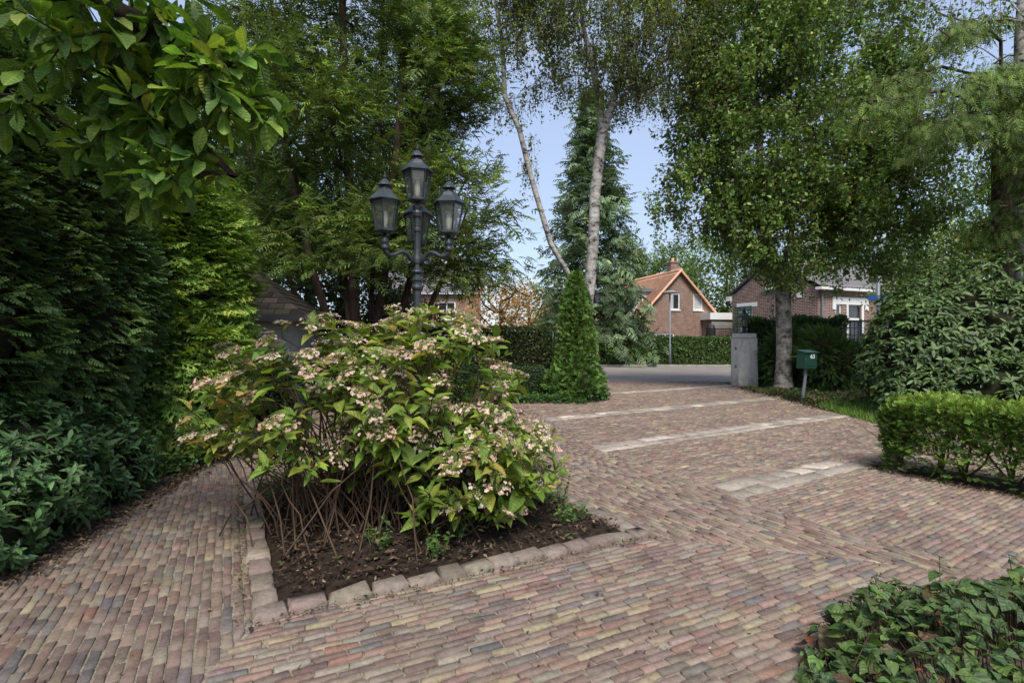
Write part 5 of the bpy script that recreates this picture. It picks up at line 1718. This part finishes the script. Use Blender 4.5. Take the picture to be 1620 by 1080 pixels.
# ---- leafy birch at the right of the gate ----------------------------------
b2 = root('leafy_birch', (7.75, 15.3, 0), 'broad leafy birch with gnarled pale trunk beside the gate pillar', 'tree')
sk = Skel()
e1_ = sk.poly([(7.72, 15.3, -.05), (7.74, 15.3, .6), (7.75, 15.3, 1.6), (7.72, 15.3, 2.6), (7.70, 15.3, 3.1)], seg=.25)
sk.poly([(7.70, 15.3, 3.1), (7.35, 15.2, 3.7), (7.0, 15.1, 5.0), (6.9, 15.0, 7.5), (6.6, 15, 10)], par=e1_, seg=.35)
e3 = sk.poly([(7.70, 15.3, 3.1), (7.95, 15.4, 4.0), (8.2, 15.4, 6.0), (8.2, 15.4, 9.0), (8.3, 15.4, 12.3)], par=e1_, seg=.35)
sk.poly([(7.95, 15.4, 4.0), (8.8, 15.2, 5.0), (9.9, 15.0, 6.4), (10.6, 15.0, 8)], par=int(np.argmin(np.linalg.norm(sk.P[:sk.n] - np.array((7.95, 15.4, 4.0)), axis=1))), seg=.35)
RE = [((8.0, 15.0, 8.0), (3.3, 2.3, 5.0)), ((4.75, 14.8, 5.3), (.85, .8, 1.1)), ((8.0, 14.2, 6.4), (2.6, 1.0, 2.4)), ((5.6, 15.0, 6.4), (1.25, 1.3, 2.2)), ((10.5, 15.0, 5.4), (1.5, 1.7, 2.3)), ((7.4, 14.2, 4.7), (1.9, 1.2, 1.5)), ((9.2, 14.4, 4.8), (1.6, 1.2, 1.3)), ((6.3, 15, 9.8), (2.1, 1.8, 2.0))]
tg = in_ells(RE, 1330, .35, 2.6)
tg = tg[vnoise(tg, .9) > .22]
sk.grow(tg, rise=.05, arc=.14, seg=.35, zmin=2.7)
sk.build('trunk', M['bark_birch_grey'], b2, .006, .205, flare=.5)
GC = [(.080, .135, .034), (.105, .165, .042), (.060, .105, .030), (.145, .19, .055)]
A1 = clump_leaves(sk.tips, 112, .25, .095, GC, [4, 4, 3, 1.2], hang=.55, upw=.5)
yl = clump_leaves(sk.tips, 1, .3, .08, [(.38, .27, .07), (.30, .22, .06)], hang=.3, twigs=False)
finish('crown', [A1, yl], 'leaf', b2)
# ivy wrapped round the upper trunk
k = 900
zz = 1.9 + rng.random(k) ** .7 * 1.9; an = rng.random(k) * 2 * PI; rr = .27 + .10 * rng.random(k)
P = np.stack([7.72 + rr * np.cos(an), 15.3 + rr * np.sin(an), zz], 1)
P = P[(vnoise(P, 3) > .45) | (P[:, 2] > 2.9)]; k = len(P)
nn = norm(P - np.stack([np.full(k, 7.72), np.full(k, 15.3), P[:, 2]], 1))
V, F, C = scatter(T_kite(.85, .1), P, norm(rdir(k) * .5 - Z3 * .7 + nn * .3), nn, .075, tints(k, IVY, .2))
tag(np_mesh('climbing_ivy', V, F, C, M['leaf_gloss'], b2), kind='stuff')

# ---- conifer boughs coming in at the upper right ---------------------------
tf = root('tall_spruce', (11.8, 12.9, 0), 'tall spruce at the right edge with long drooping boughs', 'tree')
sk = Skel()
sk.poly([(11.85, 12.9, -.05), (11.8, 12.9, 3), (11.75, 12.9, 7), (11.7, 12.9, 13)], seg=.4)
bough = [((6.0, 9.3, 5.55), 6.9), ((6.9, 10.4, 6.4), 7.6), ((7.3, 9.2, 5.15), 6.5), ((8.0, 9.6, 6.1), 7.2), ((8.2, 10.6, 5.6), 6.8), ((9.0, 9.6, 5.4), 6.4), ((9.2, 10.2, 6.5), 7.4), ((9.9, 10.0, 5.0), 6.0), ((8.9, 11.2, 7.9), 8.6), ((10.2, 9.9, 6.2), 6.9), ((10.9, 10.2, 4.4), 5.2), ((10.8, 9.6, 6.8), 7.4), ((10.3, 11.5, 3.7), 4.5), ((11.5, 10.2, 5.2), 6.0)]
tg = []
for tip, zh in bough:
    p0 = np.array([11.75, 12.9, zh]); tip = np.array(tip)
    i = int(np.argmin(np.linalg.norm(sk.P[:sk.n] - p0, axis=1)))
    mid = (p0 + tip) / 2 + [0, 0, .35]
    sk.poly([sk.P[i], p0 * .75 + tip * .25 + [0, 0, .2], mid, tip * .8 + p0 * .2 + [0, 0, .1], tip], par=i, seg=.25)
    d = tip - p0; side = norm(np.array([d[1], -d[0], 0]))
    for q in range(30):
        f = .30 + .7 * rng.random() ** .8
        s_ = rng.normal(0, .55 * (1.15 - .6 * f))
        tg.append(p0 + d * f + side * s_ + [0, 0, .28 * (1 - (2 * f - 1) ** 2) - .20 * abs(s_) - .12 - .35 * rng.random() ** 2])
sk.grow(np.array(tg), rise=-.6, arc=.03, seg=.3, zmin=3)
sk.build('trunk', M['bark_dark'], tf, .006, .22, flare=.3)
finish('crown', spray_clumps(sk.tips, sk, 21, .20, .17, [(.060, .10, .032), (.080, .125, .038), (.045, .075, .028), (.10, .145, .045)], T_YEW, .8, [4, 3, 3, 1]), 'needle', tf)
bs = root('pale_trunk_tree', (11.6, 12.1, 0), 'pale birch trunk at the right edge before the spruce', 'tree')
sk = Skel(); sk.poly([(11.6, 12.1, -.05), (11.55, 12.1, 3), (11.5, 12.1, 6.2), (11.4, 12.1, 11)], seg=.4)
sk.grow(in_ells([((11.6, 12.3, 9), (2.2, 2.0, 2.4))], 110, .3, 6.5), rise=.2, seg=.4, zmin=6)
sk.build('trunk', M['bark_birch'], bs, .01, .19, flare=.2)
finish('crown', clump_leaves(sk.tips, 40, .24, .075, GC, None, hang=.5), 'leaf', bs)

# ---- blue spruce across the road --------------------------------------------
def conical(name, label, x, y, h, rb, n, cols, zlow=1.2, size=.5, per=9, group=None, tpl=T_SPRUCE, pw=.9):
    t_ = root(name, (x, y, 0), label, 'tree', group)
    sk = Skel(); sk.poly([(x, y, -.05), (x + .1, y, h * .5), (x, y, h)], seg=.5)
    tg = []
    for i in range(n):
        f = (i + rng.random()) / n; z = zlow + (h - zlow) * f ** 1.15
        rr = rb * (1 - (z - zlow) / (h - zlow)) ** pw * (.72 + .38 * rng.random()) + .12
        a = i * 2.399 + rng.normal(0, .3)
        for q in (1.0, .72, .45):
            tg.append((x + rr * q * math.cos(a), y + rr * q * math.sin(a), z - .22 * rr * q + .1 * rng.normal()))
    sk.grow(np.array(tg), rise=-.35, arc=.02, seg=.5, zmin=zlow * .5)
    sk.build('trunk', M['bark_dark'], t_, .012, .26)
    finish('crown', spray_clumps(sk.tips, sk, per, .26, size, cols, tpl, .45), 'needle', t_)
    return t_
conical('blue_spruce', 'tall blue-green spruce across the road behind the birch stems', 5.0, 34.0, 17.0, 4.3, 230, [(.060, .098, .066), (.085, .13, .095), (.045, .075, .05)], 1.6, .62, 9)

# ---- clipped yew cone ---------------------------------------------------------
r_ = root('yew_cone', (1.58, 13.1, 0), 'narrow pointed dark green yew cone beside the drive entrance', 'bush')
n = 6400
z = 3.05 * rng.random(n) ** 1.25; an = rng.random(n) * 2 * PI
rad = np.interp(z, [0, .25, .55, .8, 1.6, 2.4, 2.9, 3.15], [.66, .76, .68, .50, .43, .28, .12, .02])
q = np.stack([np.cos(an), np.sin(an), z], 1); lum = vnoise(q * [2, 2, 1.0] + 5, 2.2)
rad = rad * (.70 + .55 * lum) - .10 * rng.random(n) ** 2
P = np.stack([1.55 + rad * np.cos(an), 13.1 + rad * np.sin(an), z], 1)
nn = np.stack([np.cos(an), np.sin(an), 0 * an + .15], 1)
D = norm(nn * .8 + Z3 * .3 + rdir(n) * .7)
V, F, C = scatter(T_SPRIG, P - D * .05, D, norm(rdir(n) * .6 + nn * .5 + Z3 * .4), .13 * np.exp(rng.normal(0, .2, n)), tints(n, [(.050, .098, .030), (.068, .125, .036), (.036, .074, .026)], .2))
tag(np_mesh('foliage', V, F, C, M['needle'], r_), kind='stuff')
MB().lathe((1.55, 13.1, 0), [(.45, 0), (.5, .3), (.36, .8), (.32, 1.6), (.18, 2.4), (.05, 2.85)], 14).build('shade_core', M['core'], r_, smooth=True)  # solid core, its dark colour paints the shade inside the cone

# ---- hedges ----------------------------------------------------------------------
def leaf_hedge(name, label, p0, p1, wd, h, n, size, cols, lump=.12, group=None, wts=None, mat='leaf'):
    p0, p1 = np.array(p0, float), np.array(p1, float)
    L = np.linalg.norm(p1 - p0); a = (p1 - p0) / L; b = np.array([-a[1], a[0]])
    r_ = root(name, ((p0[0] + p1[0]) / 2, (p0[1] + p1[1]) / 2, 0), label, 'hedge', group)
    k1, k2 = int(n * .62), int(n * .26); k3 = n - k1 - k2
    Q = np.concatenate([np.stack([rng.random(k1) * L, np.zeros(k1), rng.random(k1) * h], 1), np.stack([rng.random(k2) * L, rng.random(k2) * wd, np.full(k2, h)], 1),
                        np.stack([np.where(rng.random(k3) < .5, 0, L), rng.random(k3) * wd, rng.random(k3) * h], 1)])
    N_ = np.concatenate([np.tile((0, -1., 0), (k1, 1)), np.tile((0, 0, 1.), (k2, 1)), np.stack([np.where(Q[k1 + k2:, 0] < L / 2, -1., 1.), np.zeros(k3), np.zeros(k3)], 1)])
    Q = Q + N_ * (lump * (vnoise(Q, 2.5)[:, None] - .6) - .10 * rng.random((n, 1)) ** 1.5)
    w = lambda v: np.stack([v[:, 0] * a[0] + v[:, 1] * b[0], v[:, 0] * a[1] + v[:, 1] * b[1], v[:, 2]], 1)
    P = w(Q) + np.array([p0[0], p0[1], 0]); NN = w(N_)
    V, F, C = scatter(T_kite(.6, .12), P, norm(rdir(n) + NN * .3), norm(NN * .8 + rdir(n) * .7), size * np.exp(rng.normal(0, .22, n)), tints(n, cols, .22, wts))
    tag(np_mesh('foliage', V, F, C, M[mat], r_), kind='stuff')
    mb = MB(); ins = .13
    pts = [(p0[0] + a[0] * x + b[0] * y, p0[1] + a[1] * x + b[1] * y, z) for z in (-.02, h - ins) for x, y in ((ins, ins), (L - ins, ins), (L - ins, wd - ins), (ins, wd - ins))]
    mb.add(pts, [(4, 5, 6, 7), (0, 1, 5, 4), (1, 2, 6, 5), (2, 3, 7, 6), (3, 0, 4, 7)])
    mb.build('shade_core', M['core'], r_)  # box core whose dark colour stands in for shade between the leaves
    return r_
leaf_hedge('beech_hedge', 'clipped brownish green beech hedge left of the yew cone', (-4.6, 14.6), (1.2, 14.3), .8, 1.80, 17000, .06, [(.035, .058, .020), (.048, .074, .024), (.10, .062, .030), (.026, .042, .018)], wts=[4, 3, 1, 3])
leaf_hedge('low_box_hedge', 'low dark box hedge at the foot of the taller beech hedge', (-4.0, 12.9), (.75, 12.95), .5, .80, 8000, .045, [(.022, .050, .020), (.032, .066, .024)])
leaf_hedge('street_hedge', 'long clipped hedge across the road before the orange-roofed house', (6.6, 32.0), (15.5, 32.0), .9, 1.66, 14000, .11, [(.052, .095, .028), (.075, .125, .035), (.04, .07, .024)])
leaf_hedge('gate_hedge', 'tall dark hedge behind the leafy birch and the letterbox', (7.55, 17.6), (10.1, 16.2), 1.0, 2.15, 12000, .075, [(.034, .072, .022), (.05, .095, .028), (.022, .048, .018)], lump=.3)
needle_shrub('cotoneaster_mound', 'rounded green shrub mound spilling over the far kerb below the spruce', 'bush',
    [((5.3, 31.6, .55), (1.5, .9, .75)), ((7.3, 31.5, .45), (1.1, .8, .65)), ((3.6, 31.8, .6), (1.4, .9, .8))], 3800, T_kite(.35), .26, [(.055, .095, .028), (.085, .14, .045), (.04, .07, .024)], lump=.3, mat='leaf', droop=.7, core=.85)
needle_shrub('gate_yew_shrub', 'shaggy yew shrub between the letterbox and the chain-link fence', 'bush',
    [((8.9, 14.9, .75), (1.0, .75, 1.05)), ((9.75, 15.0, .6), (.75, .7, .85)), ((8.1, 15.9, .8), (.7, .5, 1.0))], 3700, T_TWIG, .25, [(.026, .055, .02), (.04, .078, .024), (.02, .042, .016)], lump=.55, lsc=1.9, inner=.22, core=.74, face=-.3)
ground_cover('ivy_bank', 'ivy ground cover round the foot of the yew cone', [(-1.0, 11.9), (.5, 12.1), (1.6, 12.0), (2.35, 12.7), (2.3, 13.8), (1.0, 14.2), (-1.2, 13.6)], 5000, T_kite(.75), .075, IVY, h=.16)
ground_cover('ivy_verge', 'ivy and dry litter round the letterbox post and birch foot', [(6.75, 12.0), (7.4, 11.6), (9.2, 12.3), (9.6, 14.8), (7.2, 15.4), (6.95, 14.4)], 4200, T_kite(.75), .07, [(.03, .06, .02), (.045, .08, .026), (.10, .075, .045)], h=.1)
# grass by the drive
def grass(name, label, poly, n, h, cols):
    poly = [np.array(p, float) for p in poly]; lo, hi = np.min(poly, 0), np.max(poly, 0); pts = []
    while len(pts) < n:
        p = lo + rng.random(2) * (hi - lo)
        if inside(p, poly): pts.append(p)
    P = np.concatenate([np.array(pts), np.full((n, 1), -.05)], 1)
    D = norm(Z3 + rdir(n) * .45)
    V, F, C = scatter(T_kite(.09, .02, .3), P, D, rdir(n), (h + .05) * np.exp(rng.normal(0, .25, n)), tints(n, cols, .2))
    return tag(np_mesh(name, V, F, C, M['leaf']), label, 'grass', kind='stuff')
grass('lawn_grass', 'patch of bright green grass beside the drive', [(6.15, 8.8), (7.4, 8.8), (7.8, 11.2), (7.2, 12.0), (6.6, 11.6), (6.35, 10.4)], 9000, .09, [(.085, .16, .030), (.11, .19, .035), (.065, .12, .028)])
grass('verge_grass', 'thin grass along the foot of the gate pillar', [(6.85, 14.6), (7.2, 14.4), (7.3, 16.4), (6.95, 16.4)], 1500, .06, [(.07, .12, .03), (.09, .10, .04)])

# ---- background trees and shrubs -----------------------------------------------
def bg_tree(name, label, x, y, h, rx, ry, zc, rz, cols, n=150, per=60, size=.20, group='trees beyond the houses', rad=.5, ells=None):
    t_ = root(name, (x, y, 0), label, 'tree', group)
    sk = Skel(); sk.poly([(x, y, -.05), (x + .2, y, h * .35), (x, y, h * .8)], seg=.6)
    sk.grow(in_ells(ells or [((x, y, zc), (rx, ry, rz))], n, .45, .8), rise=.4, arc=.1, seg=.6, zmin=h * .12)
    sk.build('trunk', M['bark_dark'], t_, .02, .22)
    finish('crown', clump_leaves(sk.tips, per, rad, size, cols, None), 'leaf', t_)
AUT = [(.30, .17, .075), (.24, .15, .06), (.17, .16, .05), (.34, .20, .11)]
BGC = [(.055, .10, .028), (.08, .13, .036), (.10, .15, .045)]
bg_tree('autumn_tree', 'small tree with rusty autumn leaves behind the beech hedge', -.6, 27, 4.2, 2.0, 1.5, 2.6, 1.9, AUT, 110, 34, .12, None, .35)
bg_tree('autumn_shrub', 'thin reddish shrub left of the slate-roofed house', 1.2, 40, 5.2, 1.8, 1.6, 3.4, 2.3, AUT, 80, 30, .18, None, .4)
bg_tree('red_leaved_shrub', 'dark red-leaved shrub behind the lamp post', -3.9, 19.5, 3.6, 1.6, 1.0, 2.1, 1.5, [(.10, .035, .028), (.06, .06, .025), (.045, .06, .022), (.22, .08, .05)], 90, 44, .10, None, .28)
bg_tree('yellow_shrub', 'yellow-green young shrub right of the autumn tree', 2.0, 36, 3.4, .9, .8, 2.0, 1.3, [(.17, .22, .04), (.13, .18, .035)], 50, 36, .14, None, .3)
bg_tree('poplar', 'slim far poplar left of the orange roof', 14.0, 62, 14.5, 1.7, 1.7, 8, 6.5, BGC, 130, 50, .26, None, .5)
bg_tree('far_tree', 'round far tree rising directly behind the orange roof', 19.5, 66, 13, 4.5, 3.5, 8, 5.5, BGC, 190, 54, .28, None, .7)
bg_tree('far_tree', 'broad pale green tree between the two houses', 21.5, 54, 12, 5.0, 3.5, 7, 5.5, BGC, 230, 60, .26, None, .7)
bg_tree('far_tree', 'olive tree behind the roof of the brown house', 31, 48, 14, 5.5, 4, 8.5, 5.8, [(.09, .12, .035), (.13, .15, .05)], 230, 60, .25, None, .7)
bg_tree('far_tree', 'yellowish green tree behind the rhododendron', 17.4, 20.5, 6.5, 3.2, 2.5, 3.5, 2.5, [(.085, .13, .035), (.12, .16, .05), (.06, .10, .03)], 260, 70, .13, None, .4)
bg_tree('far_tree', 'leafy tree at the far right behind the pale trunk', 21.5, 22, 11, 4, 3, 6.5, 4.5, BGC, 220, 60, .16, None, .5)
bg_tree('back_tree', 'dark evergreen behind the hut and the thuja', -10.5, 17.5, 12, 3.6, 2.6, 5.6, 5.6, [(.025, .048, .02), (.036, .064, .024)], 330, 80, .15, None, .45)
bg_tree('back_tree', 'tall dark tree behind the left of the big yew', -8.4, 22, 15, 3.8, 2.6, 9, 6, [(.028, .052, .02), (.04, .07, .025)], 300, 70, .17, None, .5)
bg_tree('evergreen_shrub', 'dark evergreen shrub filling the gap behind the yew trunks', -5.6, 17.5, 4.6, 2.2, 1.2, 2.2, 2.3, [(.030, .055, .024), (.042, .072, .028)], 190, 60, .12, None, .32)
# dark shrubs under the yew
needle_shrub('shade_shrub', 'dark ivy-clad shrub at the foot of the yew trunks beside the hut', 'bush',
    [((-3.2, 11.4, .5), (1.0, .8, 1.0)), ((-2.0, 11.8, .4), (1.0, .7, .75))], 3600, T_kite(.6), .10, [(.022, .045, .02), (.032, .06, .024)], lump=.4, mat='leaf_gloss', core=.85)
needle_shrub('hut_shrub', 'low dark shrub before the white wall of the garden hut', 'bush',
    [((-4.4, 9.1, .45), (1.0, .45, .95))], 1700, T_kite(.6), .10, [(.03, .058, .024), (.042, .076, .03)], lump=.4, mat='leaf_gloss', core=.82)

# ---- fallen leaves and weeds in the joints of the paving -------------------------
n = 420
pts = np.stack([rng.uniform(-3.2, 6, n), 1.6 + rng.random(n) ** 1.5 * 12, np.full(n, .008)], 1)
ok = np.array([not inside(p[:2], BED) for p in pts]); pts = pts[ok]
V, F, C = scatter(T_kite(.6, .15), pts, rdir(len(pts)) * [1, 1, .15], norm(rdir(len(pts)) * .25 + Z3), .022 * np.exp(rng.normal(0, .35, len(pts))), tints(len(pts), [(.16, .10, .05), (.28, .20, .09), (.09, .055, .035)], .25))
tag(np_mesh('fallen_leaves', V, F, C, M['mulch']), 'small dry leaves scattered over the brick paving', 'leaves', kind='stuff')
n = 3800
pts = np.stack([rng.uniform(-3.2, 5.5, n), 1.7 + rng.random(n) * 5.0, np.full(n, -.008)], 1)
ok = (vnoise(pts + 3, 1.3) > .6); pts = pts[ok]; pts = pts[np.array([not inside(p[:2], BED) for p in pts])]
V, F, C = scatter(T_kite(.3, .05, .4), pts, norm(rdir(len(pts)) * .8 + Z3), rdir(len(pts)), .018 * np.exp(rng.normal(0, .35, len(pts))), tints(len(pts), [(.06, .10, .025), (.09, .13, .03)], .25))
tag(np_mesh('joint_moss', V, F, C, M['leaf']), 'tiny tufts of moss and grass in the brick joints', 'moss', kind='stuff')

def litter(name, label, segs, n, size, cols, wd=.12, mat='mulch'):
    P = []
    for i in range(n):
        a, b = segs[rng.integers(0, len(segs))]
        f = rng.random(); a = np.array(a, float); b = np.array(b, float)
        q = a + (b - a) * f + rng.normal(0, wd, 2)
        P.append((q[0], q[1], .012 + .012 * rng.random()))
    P = np.array(P)
    V, F, C = scatter(T_kite(.5, .15), P, rdir(n) * [1, 1, .25], norm(rdir(n) * .45 + Z3), size * np.exp(rng.normal(0, .4, n)), tints(n, cols, .25))
    return tag(np_mesh(name, V, F, C, M[mat]), label, 'litter', kind='stuff')
LIT = [(.06, .04, .026), (.11, .075, .045), (.035, .025, .018), (.18, .13, .07)]
litter('hedge_litter', 'dry brown litter along the foot of the clipped hedge', [(w(0, -.02), w(2.2, -.02)), (w(1.8, 0), w(4, 0)), (w(-.08, .05), w(-.08, .6))], 1500, .026, LIT, .055)
litter('path_litter', 'dark soil crumbs and leaves along the shrub side of the path', [((-2.95, 3.1), (-3.1, 3.9)), ((-3.1, 3.9), (-3.25, 4.7)), ((-3.25, 4.7), (-3.4, 5.6)), ((-3.4, 5.6), (-3.7, 6.4))], 3200, .024, LIT, .085)
litter('verge_litter', 'brown leaves along the verge by the letterbox', [((6.4, 10.6), (6.7, 14.4)), ((6.7, 14.4), (6.95, 16.3))], 900, .045, LIT, .12)
litter('edging_litter', 'crumbs of soil and moss along the granite edging', [(tuple(A - W * .03), tuple(CR - W * .03)), (tuple(A - U * .03), tuple(B4 - U * .03))], 700, .016, LIT + [(.05, .07, .02)], .03)
